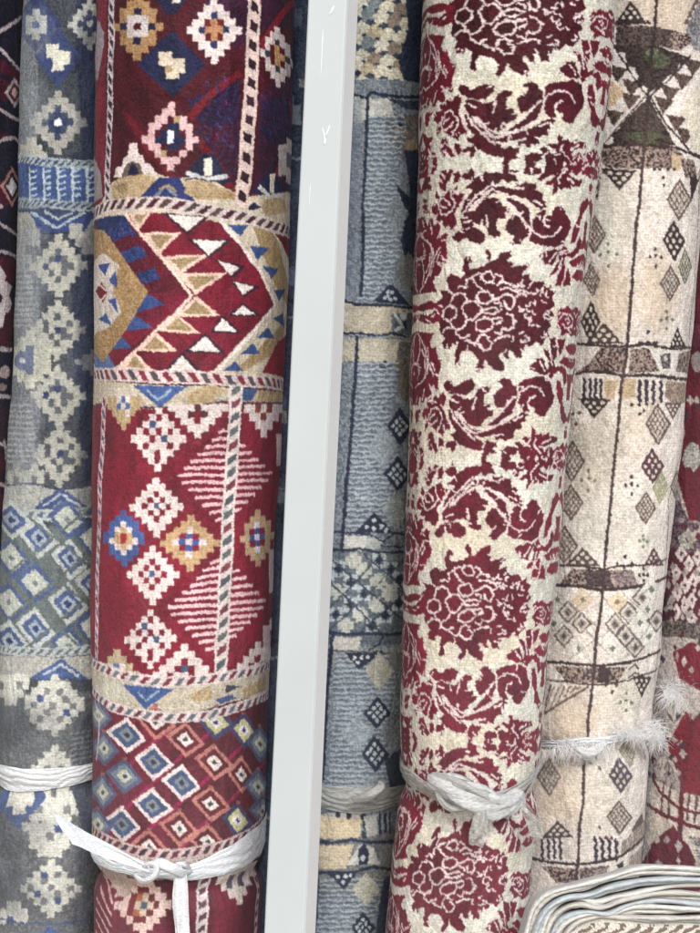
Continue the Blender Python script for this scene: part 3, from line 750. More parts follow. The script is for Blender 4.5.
R.poly(z((460, 290), (560, 290), (560, 370), (460, 360)), ((104, 112, 120), (70, 80, 96)))
R.line(z((470, 290), (500, 340), (470, 350)), 3, (190, 196, 194)); R.line(z((505, 280), (510, 340)), 4, NVY); R.blob(404, 316, 3, 5, (180, 186, 188))
R.line(z((230, 240), (300, 245), (340, 260), (400, 262), (440, 262), (540, 272), (600, 280)), 3, NVY)
R.line(z((230, 350), (300, 360), (350, 362), (420, 372), (460, 362), (540, 380), (600, 385)), 3, NVY)
R.base(SB, 340, 533)
R.band([(330, 337), (440, 342)], [(330, 361), (440, 364)], ((184, 176, 158), (166, 160, 146)))
R.poly(z((490, 390), (600, 390), (600, 640), (500, 600), (470, 480)), ((132, 124, 108), (84, 90, 98)))
for (x, y) in ((420, 475), (436, 466), (452, 478), (438, 486), (425, 484)): R.blob(260 + x / 3.5, 230 + y / 3.5, 2.4, 2.6, (28, 34, 48))
R.poly(z((470, 470), (530, 470), (530, 590), (500, 600)), ((124, 110, 92), (90, 92, 96)))
wavy(364, 530, lambda y: vl(y) + 4, lambda y: 396 - abs(y - 440) * 0.03 + 5 * math.sin(y / 14), 5.4)
R.diamond(382, 447, 15, 22, [(1, ((150, 160, 164), (124, 136, 144)))]); R.diamond(394, 511, 14, 20, [(1, ((156, 164, 162), (130, 140, 144)))])
R.diamond(400, 427, 13, 20, [(1, NVY)]); cellsw(400, 427, 3, 3.4); R.diamond(397, 474, 14, 18, [(1, NVY)]); cellsw(397, 474, 3, 3.6)
R.diamond(412, 520, 10, 22, [(1, NVY)])
R.poly([(373, 513), (392, 533), (354, 533)], NVY); [R.blob(x, y, 2, 2.2, (184, 192, 196)) for x, y in ((373, 521), (366, 527), (373, 529), (380, 527), (385, 530))]
R.base(((126, 134, 136), (84, 96, 110)), 534, 551)
R.poly([(344, 536), (366, 537), (364, 551), (342, 550)], (196, 196, 190)); R.poly([(366, 537), (386, 538), (378, 549), (364, 549)], (164, 168, 166))
R.line([(325, 532), (345, 533), (370, 535), (382, 541), (394, 533), (420, 536)], 2.2, NVY); R.line([(388, 536), (380, 545), (400, 546)], 2, NVY)
R.line([(325, 549), (345, 551), (360, 549), (376, 552), (400, 551), (420, 552)], 2.8, NVY)
z = Z(260, 460, 3.5)
R.base(((104, 116, 122), (82, 94, 106)), 553, 633)
for (x, y) in ((325, 350), (360, 385), (410, 425), (450, 465), (405, 505), (350, 540), (300, 580), (270, 460)):
    R.cells(260 + x / 3.5, 460 + y / 3.5, 15, 15, ['.ww.', 'wwww', 'wwww', '.ww.'], dict(w=(184, 186, 176)))
for (x, y) in ((275, 380), (315, 425), (360, 465), (315, 505), (265, 540), (415, 352), (455, 385), (488, 420), (485, 500), (440, 542), (395, 580), (235, 425)):
    R.cells(260 + x / 3.5, 460 + y / 3.5, 13, 15, ['ww.ww', 'w.n.w', '.nnn.', 'w.n.w', 'ww.ww'], dict(w=(176, 186, 188), n=NVY))
for q in ([(240, 340), (500, 560)], [(240, 420), (420, 600)], [(360, 330), (520, 470)], [(240, 520), (420, 330)], [(240, 600), (500, 350)], [(350, 600), (510, 460)]):
    R.line(z(*q), 1.6, (50, 62, 80))
R.line([(322, 632), (345, 634), (372, 633), (390, 634), (420, 633)], 3, NVY)
R.base(((150, 152, 146), (120, 126, 130)), 636, 652)
R.poly([(332, 637), (362, 637), (358, 652), (332, 652)], (190, 186, 178)); R.line([(384, 636), (380, 644), (370, 650), (384, 652)], 2.4, NVY)
R.base(SB, 653, 812)
R.line([(325, 650), (420, 655)], 1.4, (60, 70, 86))
wavy(656, 812, lambda y: vl(y) + 4, lambda y: 392 - (y - 656) * .04 + 4 * math.sin(y / 15), 5.2, 0.9)
R.poly([(345, 653), (380, 653), (360, 671)], NVY); [R.blob(x, y, 2, 2.2, (184, 192, 196)) for x, y in ((355, 658), (362, 658), (359, 663), (368, 657))]
R.diamond(380, 671, 14, 20, [(1, ((176, 172, 156), (150, 150, 142)))]); R.diamond(396, 660, 8, 12, [(1, (120, 124, 124))])
R.diamond(377, 713, 14, 17, [(1, NVY)]); cellsw(377, 713, 3, 3.6); R.diamond(375, 754, 14, 18, [(1, NVY)]); cellsw(375, 754, 3, 3.6)
R.diamond(357, 734, 18, 18, [(1, ((152, 162, 166), (124, 136, 146)))]); R.diamond(390, 733, 9, 18, [(1, ((132, 138, 140), (110, 118, 124)))]); R.diamond(372, 791, 14, 18, [(1, ((150, 156, 156), (124, 132, 138)))])
R.poly([(384, 760), (410, 740), (410, 800), (392, 800)], ((60, 72, 94), (40, 52, 72)))
R.line([(368, 94), (364, 200), (361, 296)], 3.2, NVY); R.line([(357, 336), (354, 380), (348, 460), (342, 550)], 3.4, NVY); R.line([(334, 634), (327, 700), (322, 782)], 3.4, NVY)
R.poly([(330, 98), (362, 98), (358, 298), (328, 298)], {'c': (120, 128, 142), 'a': 0.5})
z = Z(240, 693, 3.5)
R.base(((130, 130, 124), (96, 102, 108)), 812, 872)
R.band([(315, 816), (364, 817)], [(315, 840), (360, 838)], ((200, 184, 152), (186, 172, 144)))
R.band([(315, 846), (354, 844)], [(315, 868), (346, 868)], ((200, 186, 158), (186, 172, 148)))
R.poly(z((300, 425), (430, 425), (420, 445), (300, 445)), (180, 180, 174)); [R.blob(240 + x / 3.5, 693 + y / 3.5, 3, 4, (40, 44, 62)) for x, y in ((340, 430), (380, 436), (434, 440), (444, 470), (436, 500))]
R.poly(z((440, 440), (490, 430), (485, 500), (450, 510)), (176, 176, 170)); R.line(z((500, 430), (495, 500)), 3, NVY); R.line(z((520, 425), (515, 495)), 3, NVY); R.line(z((538, 425), (530, 495)), 2.4, NVY)
R.poly(z((370, 600), (420, 530), (470, 540), (490, 600)), (190, 190, 184)); R.poly(z((420, 600), (412, 550), (435, 525), (455, 560), (448, 600)), NVY); R.blob(363, 858, 2, 3, (180, 186, 188))
R.line([(312, 842), (330, 843), (350, 840), (370, 843), (400, 842)], 3, NVY); R.line([(312, 873), (330, 871), (352, 872), (372, 867), (400, 870)], 3, NVY)
R.base(SB, 874, 1100)
wavy(880, 1000, lambda y: 316, lambda y: 380 + 4 * math.sin(y / 15), 5.2, 0.9)
R.poly([(328, 872), (358, 872), (344, 890)], NVY); [R.blob(x, y, 2, 2.2, (184, 192, 196)) for x, y in ((338, 876), (346, 876), (343, 882), (351, 875))]
R.diamond(367, 890, 15, 17, [(1, ((184, 180, 162), (160, 160, 150)))]); R.diamond(364, 928, 13, 16, [(1, NVY)]); cellsw(364, 928, 3, 3.4)
R.poly([(384, 880), (410, 860), (410, 1000), (376, 1000), (374, 950)], ((64, 76, 100), (44, 56, 80)))
R.line([(318, 873), (312, 960)], 3, NVY)
bluegrey.grey = 0.06
bluegrey.ties = ((lambda U: 797 + 0 * U, 5.0, 13.0),)
# ------------------------------------------------------------------ burgundy damask carpet
damask = Roll([(0, 424), (100, 420), (200, 418), (300, 414), (400, 409), (500, 405), (600, 402), (700, 401), (760, 402), (800, 399), (850, 392), (933, 385)],
              [(0, 618), (80, 610), (200, 595), (300, 583), (400, 573), (500, 563), (560, 558), (650, 548), (720, 544), (790, 538), (850, 532), (933, 526)],
              0.0, seed=17, jag=0.95, jscale=2.2)
R = damask
BUR = (108, 14, 40); BUD = (74, 13, 28); PKW = (212, 194, 192); CRD = (206, 202, 180)
R.base(((212, 208, 196), (192, 188, 172)))
for y in range(-60, 1010, 54):      # warm and cool drifts of the ground yarn
    R.soft(500 - y * 0.06 + 40 * math.sin(y), y, 60, 26, (206, 194, 168) if (y // 54) % 2 else (210, 210, 202), 0.45, seed=y + 100)
KEY = [(-1, -290), (0, 15), (1, 312), (2, 605), (3, 877), (4, 1150)]
def t2y(t): return float(np.interp(t, [k[0] for k in KEY], [k[1] for k in KEY]))
def y2t(y): return float(np.interp(y, [k[1] for k in KEY], [k[0] for k in KEY]))
def to_st(p):
    out = []
    for x, y in p:
        l, r = R.edges(y)
        out.append(((x - l) / (r - l) * 2 - 1, y2t(y) - 1))
    return out
def place(st, n, flip=False, about=0.5):
    out = []
    for s, t in st:
        if flip: t = 2 * about - t
        y = t2y(t + n)
        l, r = R.edges(y)
        out.append((float(l + (s + 1) / 2 * (r - l)), y))
    return out
def rep(pts, fn, mirror=True):
    st = to_st(pts)
    for n in range(-1, 4):
        fn(place(st, n))
        if mirror: fn(place(st, n, True))
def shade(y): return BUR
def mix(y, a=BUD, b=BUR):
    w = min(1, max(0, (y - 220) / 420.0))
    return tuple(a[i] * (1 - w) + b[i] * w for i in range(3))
def shape(pts, mirror=True, col=None):
    def f(p):
        my = sum(q[1] for q in p) / len(p)
        mx = sum(q[0] for q in p) / len(p)
        l, r = R.edges(my)
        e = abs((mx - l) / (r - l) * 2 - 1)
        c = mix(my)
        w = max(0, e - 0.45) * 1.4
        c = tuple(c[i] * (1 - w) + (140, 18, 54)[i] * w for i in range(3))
        R.line(p + [p[0]], 1.8, PKW)
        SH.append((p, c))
    rep(pts, f, mirror)
SH = []; LN = []
def stroke(pts, w=2.0, mirror=True):
    rep(pts, lambda p: LN.append((p, w)), mirror)

z = Z(405, 230, 4.12)
FL = [(120, 335), (78, 372), (90, 350), (130, 318), (128, 292), (152, 270), (138, 240), (172, 252), (180, 240), (168, 210), (172, 190), (192, 180), (228, 200), (245, 185), (233, 150), (248, 110), (266, 108), (272, 126), (256, 136), (264, 162),
      (292, 155), (326, 148), (345, 130), (328, 95), (340, 80), (358, 102), (352, 136), (376, 125), (398, 96), (442, 88), (440, 112), (422, 130), (455, 134), (438, 155), (466, 150), (502, 138), (514, 146), (488, 172), (482, 190), (518, 178), (512, 198),
      (542, 212), (572, 212), (586, 240), (606, 214), (600, 246), (622, 250), (608, 280), (622, 310), (600, 328), (618, 350), (600, 380), (608, 402), (588, 410), (600, 442), (578, 450), (568, 476), (546, 458), (530, 472), (512, 486), (500, 470),
      (490, 502), (475, 480), (482, 530), (452, 526), (440, 490), (424, 500), (432, 532), (412, 524), (394, 500), (386, 520), (412, 562), (402, 586), (370, 572), (344, 555), (330, 528), (326, 560), (300, 586), (290, 574), (306, 540), (290, 515),
      (264, 500), (238, 500), (222, 522), (228, 560), (204, 556), (208, 512), (214, 482), (190, 468), (182, 496), (156, 490), (148, 466), (166, 446), (150, 430), (136, 410), (140, 380)]
shape(z(*FL), mirror=False)
for q in ([(150, 350), (155, 325), (185, 310), (210, 330), (205, 360), (180, 375), (155, 365), (150, 350)], [(240, 345), (230, 320), (255, 300), (290, 295), (312, 318), (325, 335), (300, 350), (280, 375), (255, 370), (240, 345)],
          [(185, 300), (195, 270), (225, 262), (245, 275), (255, 298)], [(295, 275), (310, 255), (345, 250), (365, 270), (365, 290), (335, 305), (305, 295), (295, 275)], [(255, 235), (255, 205), (275, 195), (285, 185), (312, 180)],
          [(275, 200), (300, 235), (322, 245)], [(314, 200), (325, 175), (355, 170), (370, 195), (365, 215), (335, 215), (315, 200)], [(378, 180), (400, 190), (405, 208), (380, 225)], [(370, 285), (400, 275), (420, 260), (445, 265), (455, 300), (440, 325), (418, 315), (415, 290)],
          [(310, 335), (345, 320), (375, 320), (400, 330), (380, 340), (345, 346), (310, 335)], [(290, 395), (300, 375), (335, 360), (365, 370), (370, 390), (355, 410), (320, 420), (295, 410), (290, 395)], [(360, 365), (400, 358), (405, 375), (380, 388)],
          [(180, 375), (190, 400), (215, 415), (240, 400), (250, 378)], [(205, 410), (210, 435), (235, 450), (268, 435)], [(250, 455), (290, 475), (300, 455), (305, 438), (330, 430), (348, 445)], [(300, 470), (325, 495), (350, 490), (360, 465), (338, 452)],
          [(372, 420), (400, 432), (405, 402), (430, 415), (450, 400), (458, 375), (440, 350), (420, 345)], [(395, 240), (430, 235), (460, 250), (492, 245)], [(215, 240), (235, 232), (250, 245)], [(375, 295), (400, 300), (402, 315)], [(370, 455), (400, 440), (436, 438)],
          [(150, 420), (170, 400), (190, 405)], [(390, 215), (415, 210), (440, 222)]):
    stroke(z(*q), 2.0, mirror=False)
rnd = random.Random(8)
for _ in range(46):
    x, y = rnd.uniform(458, 604), rnd.uniform(215, 460)
    a = rnd.uniform(0, 3.14)
    q = [(x + 13 * math.cos(a + k * 0.9) - 7, y + 12 * math.sin(a + k * 0.9)) for k in range(3)]
    stroke(z(*q), 1.7, mirror=False)
# scroll half tile
BLN = []
def group(z, shapes, strokes, mirror=True, w=1.7):
    for q in shapes: shape(z(*q), mirror)
    for q in strokes: stroke(z(*q), w, mirror)
group(Z(435, 370, 5.0), [
    [(38, 75), (50, 55), (75, 52), (95, 75), (120, 68), (135, 55), (180, 45), (200, 65), (190, 95), (160, 118), (125, 120), (105, 108), (85, 115), (60, 105)],
    [(75, 135), (95, 115), (150, 140), (185, 140), (205, 120), (215, 95), (240, 82), (278, 85), (270, 105), (248, 118), (245, 160), (250, 180), (278, 170), (285, 190), (262, 205), (300, 200), (290, 225), (255, 240), (245, 265), (215, 282), (180, 270), (155, 250), (130, 205), (85, 195), (70, 165)],
    [(298, 160), (295, 125), (325, 95), (345, 85), (322, 55), (345, 40), (375, 45), (390, 75), (408, 85), (408, 120), (385, 150), (365, 150), (345, 185), (315, 190)],
    [(262, 275), (300, 242), (340, 203), (372, 172), (395, 148), (414, 130), (402, 195), (375, 225), (330, 255), (290, 280)],
    [(120, 225), (160, 265), (200, 298), (240, 305), (300, 290), (360, 270), (400, 240), (440, 215), (468, 232), (444, 244), (458, 256), (428, 270), (436, 298), (408, 300), (395, 316), (392, 345), (362, 342), (345, 358), (325, 340), (305, 348), (298, 320), (240, 335), (190, 325), (150, 300), (120, 262)],
    [(68, 200), (96, 200), (108, 240), (135, 280), (170, 314), (215, 346), (246, 375), (240, 402), (200, 402), (160, 395), (120, 370), (85, 330), (72, 318), (104, 315), (108, 300), (82, 260)],
    [(238, 372), (262, 352), (280, 365), (312, 358), (300, 385), (280, 396), (308, 410), (265, 418), (252, 442), (228, 442), (240, 410)],
    [(418, 65), (455, 45), (500, 38), (540, 28), (578, 50), (582, 88), (596, 130), (584, 165), (562, 198), (538, 238), (515, 236), (495, 212), (502, 192), (480, 185), (462, 165), (458, 185), (475, 212), (448, 215), (426, 190), (414, 150), (420, 105)],
    [(478, 292), (496, 304), (498, 330), (522, 318), (532, 335), (562, 318), (560, 338), (602, 332), (606, 362), (580, 362), (545, 380), (532, 395), (552, 420), (542, 452), (515, 440), (500, 410), (480, 390), (468, 368), (428, 345), (450, 338), (480, 348)],
    [(395, 365), (420, 358), (436, 380), (462, 400), (466, 430), (448, 455), (472, 475), (470, 500), (436, 495), (412, 470), (430, 440), (424, 410)],
    [(328, 418), (350, 402), (388, 402), (372, 428), (345, 436), (378, 444), (362, 458), (398, 462), (402, 490), (350, 500), (322, 482), (338, 455)],
    [(472, 404), (492, 430), (504, 470), (484, 500), (465, 470)], [(556, 425), (578, 420), (584, 444), (564, 452)], [(590, 436), (606, 430), (610, 452), (594, 458)], [(545, 468), (566, 458), (576, 482), (556, 494)], [(584, 474), (606, 470), (606, 494), (588, 496)]],
    [[(80, 196), (100, 240), (140, 290), (200, 348)], [(106, 205), (140, 256), (190, 304)], [(150, 285), (200, 318), (250, 300), (330, 266), (384, 228), (408, 170), (424, 108), (480, 80), (524, 88), (548, 132)], [(258, 275), (310, 235), (360, 180), (398, 128)],
     [(462, 165), (476, 138), (500, 130)], [(120, 215), (160, 262)], [(395, 258), (440, 236)], [(500, 345), (490, 372), (524, 420)], [(530, 372), (572, 346)], [(300, 330), (340, 322)], [(85, 145), (120, 160)], [(205, 130), (190, 190)]])
group(Z(400, 350, 7.77), [
    [(172, 465), (205, 448), (222, 480), (210, 530), (188, 545), (168, 510)],
    [(248, 375), (270, 350), (298, 372), (310, 335), (335, 322), (354, 370), (345, 420), (330, 450), (352, 500), (388, 570), (392, 612), (352, 616), (330, 600), (300, 650), (280, 632), (250, 604), (222, 580), (190, 630), (186, 585), (212, 560), (222, 500), (214, 440), (202, 410), (230, 398), (252, 410)],
    [(243, 690), (260, 680), (285, 740), (302, 790), (280, 802), (255, 750)], [(212, 745), (236, 690), (204, 700), (226, 650), (252, 640), (262, 680), (238, 748)], [(308, 690), (340, 698), (346, 750), (330, 778), (304, 760)], [(306, 640), (320, 605), (350, 622), (332, 672)],
    [(358, 742), (385, 715), (440, 712), (444, 750), (412, 808), (400, 762), (370, 768)],
    [(88, 60), (110, 0), (270, -20), (290, 80), (322, 90), (298, 112), (312, 150), (270, 200), (286, 240), (296, 300), (265, 300), (240, 262), (236, 370), (212, 388), (190, 350), (172, 434), (158, 400), (150, 350), (130, 424), (106, 420), (92, 400), (106, 330), (90, 280), (110, 240), (96, 200)],
    [(118, 462), (162, 456), (138, 490), (132, 560), (112, 572), (108, 500)], [(88, 600), (110, 630), (130, 648), (156, 634), (162, 660), (132, 690), (152, 708), (142, 742), (110, 720), (94, 660)], [(82, 732), (120, 728), (132, 770), (120, 802), (90, 800)],
    [(146, 760), (170, 756), (190, 820), (164, 892), (148, 892), (168, 830)], [(76, 852), (120, 838), (132, 880), (104, 904), (78, 892)], [(214, 914), (240, 900), (250, 930), (226, 940)]],
    [[(230, 500), (240, 458), (275, 448), (320, 490), (330, 540), (304, 590), (290, 640)], [(222, 500), (215, 540), (225, 580), (250, 585), (285, 550), (292, 526)], [(230, 540), (240, 520), (272, 505)], [(340, 440), (372, 540), (398, 590)],
     [(165, 0), (190, 60), (185, 150)], [(205, -20), (218, 80), (205, 180), (160, 250)], [(240, 100), (262, 162)], [(110, 100), (150, 110), (140, 170)], [(185, 300), (165, 384)], [(222, 260), (240, 310)], [(120, 0), (112, 60)], [(130, 350), (118, 400)]], w=1.6)
group(Z(400, 200, 4.66), [[(70, 606), (110, 616), (155, 618), (134, 660), (152, 716), (170, 756), (192, 768), (174, 830), (166, 880), (140, 850), (110, 880), (60, 900), (56, 780), (70, 700)],
    [(70, 540), (100, 528), (150, 545), (160, 520), (192, 480), (176, 562), (130, 574), (90, 562)]],
    [[(80, 616), (110, 680), (125, 750), (110, 830), (70, 870)], [(64, 760), (95, 780), (80, 830)], [(130, 760), (150, 820)], [(88, 640), (92, 700), (80, 760)]], w=1.6)
group(Z(530, 340, 7.18), [
    [(150, -10), (190, -10), (202, 60), (195, 120), (175, 140), (158, 80)], [(207, -10), (262, -10), (240, 60), (214, 112), (206, 50)], [(256, 45), (300, 24), (348, 45), (352, 82), (320, 106), (280, 100)],
    [(214, 150), (250, 120), (300, 134), (334, 180), (312, 212), (270, 202), (240, 172)], [(5, 186), (50, 150), (40, 140), (100, 128), (116, 190), (136, 240), (80, 242), (0, 212)], [(98, 60), (132, 70), (166, 130), (182, 190), (160, 230), (130, 220), (142, 150)],
    [(138, 245), (180, 190), (230, 184), (262, 220), (268, 300), (245, 334), (234, 244), (205, 216), (178, 236), (150, 272)], [(192, 285), (220, 290), (238, 380), (230, 450), (248, 520), (268, 570), (240, 604), (212, 560), (214, 480), (192, 400)],
    [(268, 250), (328, 252), (330, 380), (286, 444), (262, 432), (276, 340)], [(188, 790), (236, 738), (244, 800), (215, 852), (184, 842)], [(98, 872), (140, 850), (162, 890), (130, 932), (94, 912)], [(118, 800), (146, 796), (174, 850), (150, 862)], [(180, 870), (226, 860), (240, 930), (190, 934)], [(250, 620), (262, 640), (250, 720), (238, 700)]],
    [[(205, 30), (200, 120)], [(262, 100), (300, 160)], [(300, 290), (296, 380)], [(226, 300), (244, 400)], [(70, 150), (110, 220)], [(150, 100), (160, 180)]], w=1.5)
z = Z(530, 230, 7.77)
shape(z((220, 640), (250, 600), (270, 620), (290, 590), (330, 620), (380, 600), (400, 680), (396, 740), (360, 800), (330, 820), (290, 790), (240, 830), (250, 780), (212, 740), (236, 700)), mirror=False)
for q in ([(240, 690), (262, 650), (310, 650), (340, 690), (330, 740), (290, 760), (256, 730)], [(280, 690), (305, 680), (315, 710), (290, 720)], [(350, 640), (376, 700), (350, 760)], [(224, 660), (246, 640)], [(300, 770), (320, 790)]):
    stroke(z(*q), 1.7, mirror=False)
for p, w in BLN: R.line(p, w + 1.6, PKW)
for p, w in BLN: R.line(p, w, mix(sum(q[1] for q in p) / len(p)))
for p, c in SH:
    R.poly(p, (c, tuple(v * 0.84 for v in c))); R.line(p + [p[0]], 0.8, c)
rnd = random.Random(77)
for p, c in SH:                      # lobed, feathered leaf edges: small notches of ground yarn
    cx, cy = sum(q[0] for q in p) / len(p), sum(q[1] for q in p) / len(p)
    for (a, b) in zip(p, p[1:] + p[:1]):
        L = math.hypot(b[0] - a[0], b[1] - a[1])
        if L < 2 or not (-40 < a[1] < 980): continue
        for _ in range(max(1, int(L / 7))):
            if rnd.random() < 0.86: continue
            t = rnd.random(); x, y = a[0] + (b[0] - a[0]) * t, a[1] + (b[1] - a[1]) * t
            nx, ny = -(b[1] - a[1]) / L, (b[0] - a[0]) / L
            if nx * (cx - x) + ny * (cy - y) < 0: nx, ny = -nx, -ny
            d = rnd.uniform(2.5, 5.5); k = rnd.uniform(-.8, .8)
            R.line([(x - nx, y - ny), (x + (nx + k * -ny) * d, y + (ny + k * nx) * d)], rnd.uniform(1.0, 1.7), PKW)
for p, w in LN: R.line(p, w, PKW)
lim = 1.2 * R.Rn                     # the repeat turns over near the sides
for sg in (-1, 1):
    js = np.where(sg * R.u > lim)[0]
    src = np.clip(np.round((sg * (2 * lim) - R.u[js] - R.u[0]) / R.step).astype(int), 0, len(R.u) - 1)
    R.img[:, js] = R.img[:, src]
damask.ties = ((lambda U: 790 + 0 * U + 10 * np.cos(U / 60), 6.0, 13.0),)

# ------------------------------------------------------------------ beige carpet with brown line work
beige = Roll([(0, 572), (300, 552), (600, 528), (933, 500)], [(0, 722), (200, 704), (330, 694), (430, 682), (560, 666), (660, 660), (700, 652), (770, 648), (870, 640), (933, 636)], 0.14, seed=19, jag=0.7)
R = beige
BG = ((216, 208, 200), (198, 188, 178)); TN6 = ((190, 168, 140), (180, 160, 134)); DK = (58, 42, 44); SPK = ((46, 34, 38), (160, 140, 130)); LT = (206, 200, 190); GN = (104, 110, 90); MID = (104, 86, 82)
R.base(BG)
for (x, y, rx, ry, c) in ((675, 8, 40, 26, TN6), (612, 300, 22, 34, TN6), (660, 290, 22, 40, TN6), (610, 216, 24, 40, ((196, 190, 178), (184, 176, 162))), (600, 240, 18, 24, ((200, 200, 188), (188, 188, 172))), (640, 420, 24, 36, ((200, 186, 164), (184, 172, 152))),
                          (592, 460, 28, 40, ((190, 180, 160), (176, 166, 150))), (586, 530, 30, 30, ((200, 198, 186), (188, 184, 172))), (640, 530, 24, 40, ((208, 202, 190), (196, 190, 176))), (560, 800, 26, 30, TN6), (570, 720, 26, 30, TN6), (620, 700, 24, 30, ((208, 200, 182), (192, 184, 164))), (600, 800, 24, 40, ((206, 198, 182), (192, 184, 168)))):
    R.soft(x, y, rx * 1.1, ry * 1.1, tuple(v * .98 for v in c[0]), 0.5, seed=int(x))
def dia(x, y, rx, ry, c=MID, inner=True, sk=0.0, bg=None):
    R.diamond(x, y, rx, ry, [(1.08, c), (0.86, bg or (188, 178, 166))], skew=sk)
    if inner:
        for k in (-.6, -.2, .2, .6):
            R.line([(x - rx * .47 + k * rx * .5, y + k * ry * .5 + ry * .47), (x + rx * .47 + k * rx * .5, y + k * ry * .5 - ry * .47)], 1.2, c)
            R.line([(x - rx * .47 + k * rx * .5, y - k * ry * .5 - ry * .47), (x + rx * .47 + k * rx * .5, y - k * ry * .5 + ry * .47)], 1.2, c)
def ddia(x, y, rx, ry, sk=0.0, c=DK):
    R.diamond(x, y, rx, ry, [(1.05, c)], skew=sk)
    for i in range(3):
        for j in range(3):
            a, b = (i - 1) * .30, (j - 1) * .30
            R.blob(x + (a - b) * rx, y + (a + b) * ry + sk * (a - b) * rx, rx * .15, ry * .13, (196, 186, 176), n=6)
def celltri(x, y, w, h, up=True, c=DK):
    s = 1 if up else -1
    R.poly([(x, y), (x + w / 2, y + s * h), (x - w / 2, y + s * h)], c)
    for i, row in enumerate((1, 2, 3)):
        for j in range(row):
            R.blob(x + (j - (row - 1) / 2) * w * .24, y + s * h * (.36 + .22 * i), w * .07, h * .09, (200, 192, 180), n=6)
def dots(x, y, c=DK, s=6, pat=((0, -1.6), (-1, -.2), (0, -.5), (1, -.2), (-.0, 1.2))):
    for a, b in pat: R.blob(x + a * s, y + b * s, 1.8, 2.2, c, n=7)
def bars(x0, x1, y0, y1, n=4, c=(56, 48, 66)):
    for k in range(n):
        x = x0 + (x1 - x0) * (k + .5) / n
        q = [(x + 0.8 * ((j % 2) * 2 - 1), y0 + (y1 - y0) * j / 5) for j in range(6)]
        R.line(q, (x1 - x0) / n * .55, c)
# top hourglass
celltri(630, 1, 30, 22); celltri(697, -4, 26, 28, c=MID); R.poly([(612, 22), (650, 22), (650, 25), (612, 26)], DK)
R.poly([(700, 0), (730, -20), (730, 60), (694, 50), (686, 30)], ((150, 148, 150), (110, 104, 110)))
R.poly([(616, 25), (655, 27), (690, 34), (693, 42), (680, 52), (655, 46), (616, 45)], SPK)
R.poly([(616, 28), (655, 27), (672, 32), (668, 46), (616, 46)], ((52, 40, 42), (100, 86, 82)))
R.poly([(612, 45), (656, 46), (688, 57), (651, 95), (646, 95)], ((42, 32, 36), (74, 60, 58)))
R.poly([(648, 96), (676, 146), (602, 144)], ((42, 32, 36), (76, 62, 58)))
R.poly([(640, 52), (656, 47), (672, 60), (656, 68), (646, 64)], ((84, 92, 66), (62, 60, 50))); R.blob(660, 60, 8, 7, ((98, 104, 82), (76, 78, 64)), wob=.4, seed=1); R.blob(652, 52, 6, 5, ((130, 134, 112), (92, 96, 76)), wob=.4, seed=3)
R.blob(646, 138, 16, 8, ((84, 88, 66), (64, 60, 50)), wob=.5, seed=2); R.poly([(630, 130), (648, 100), (664, 130)], ((60, 50, 48), (90, 76, 70)))
for (x, y, rx, ry) in ((618, 60, 8, 9), (628, 75, 9, 10), (640, 94, 8, 10), (622, 110, 10, 8), (610, 124, 9, 8), (606, 140, 6, 6), (659, 96, 9, 9), (672, 82, 9, 9), (684, 72, 9, 9), (668, 116, 9, 8), (678, 132, 8, 9), (685, 146, 7, 8)):
    R.blob(x, y, rx, ry, (206, 198, 192), wob=.2, seed=int(x))
for (x, y) in ((618, 72), (632, 86), (630, 100), (614, 116), (670, 92), (682, 80), (692, 66), (664, 104), (676, 122), (686, 136)):
    R.poly([(x - 11, y - 9), (x + 10, y - 4), (x - 1, y + 10)], ((104, 86, 78), (60, 46, 46)))
R.poly([(606, 78), (614, 80), (624, 92), (614, 104), (606, 106)], TN6)
R.line([(690, 56), (650, 96), (666, 124), (692, 154), (720, 160)], 2.2, DK); R.line([(616, 50), (646, 95), (602, 144)], 1.6, DK)
R.poly([(694, 90), (730, 60), (730, 170), (694, 150), (682, 110)], ((214, 206, 190), (198, 188, 170)))
R.poly([(602, 146), (676, 148), (684, 156), (676, 170), (640, 168), (606, 168), (598, 158)], SPK)
R.line([(596, 145), (650, 146), (676, 148), (700, 158), (720, 160)], 2.6, DK)
R.poly([(672, 152), (684, 158), (680, 172), (672, 170)], (180, 160, 134))
celltri(619, 191, 38, 22, up=False); dots(664, 172, DK, 6, ((-1.5, -.4), (-.5, -.4), (.8, -.4), (1.8, -.4), (0, 1), (.2, 2.2)))
R.poly([(680, 158), (694, 160), (698, 178), (686, 178)], SPK); R.poly([(690, 175), (700, 180), (692, 200)], DK)
dia(680, 199, 12, 20); ddia(675, 240, 11, 20); dia(671, 283, 10, 18); dia(686, 266, 7, 18, GN); dots(656, 258, DK); dots(608, 256, GN, 8)
dots(668, 322, GN, 6); dots(649, 333, DK, 4, ((0, 0),)); R.line([(612, 168), (600, 176), (596, 200)], 1.6, MID)
dia(594, 234, 11, 18); dia(591, 280, 8, 18); ddia(590, 322, 10, 20); dots(596, 196, DK, 3, ((0, 0), (0, -3)))
celltri(604, 323, 40, 21, c=(76, 58, 54)); celltri(679, 328, 16, 20)
R.line([(700, 170), (699, 230), (697, 270), (690, 345), (684, 430), (668, 500), (664, 600), (652, 720), (646, 760)], 1.6, (96, 72, 84))
for a, b in (((596, 375), (650, 330)), ((640, 190), (660, 240)), ((596, 330), (580, 300))): pass
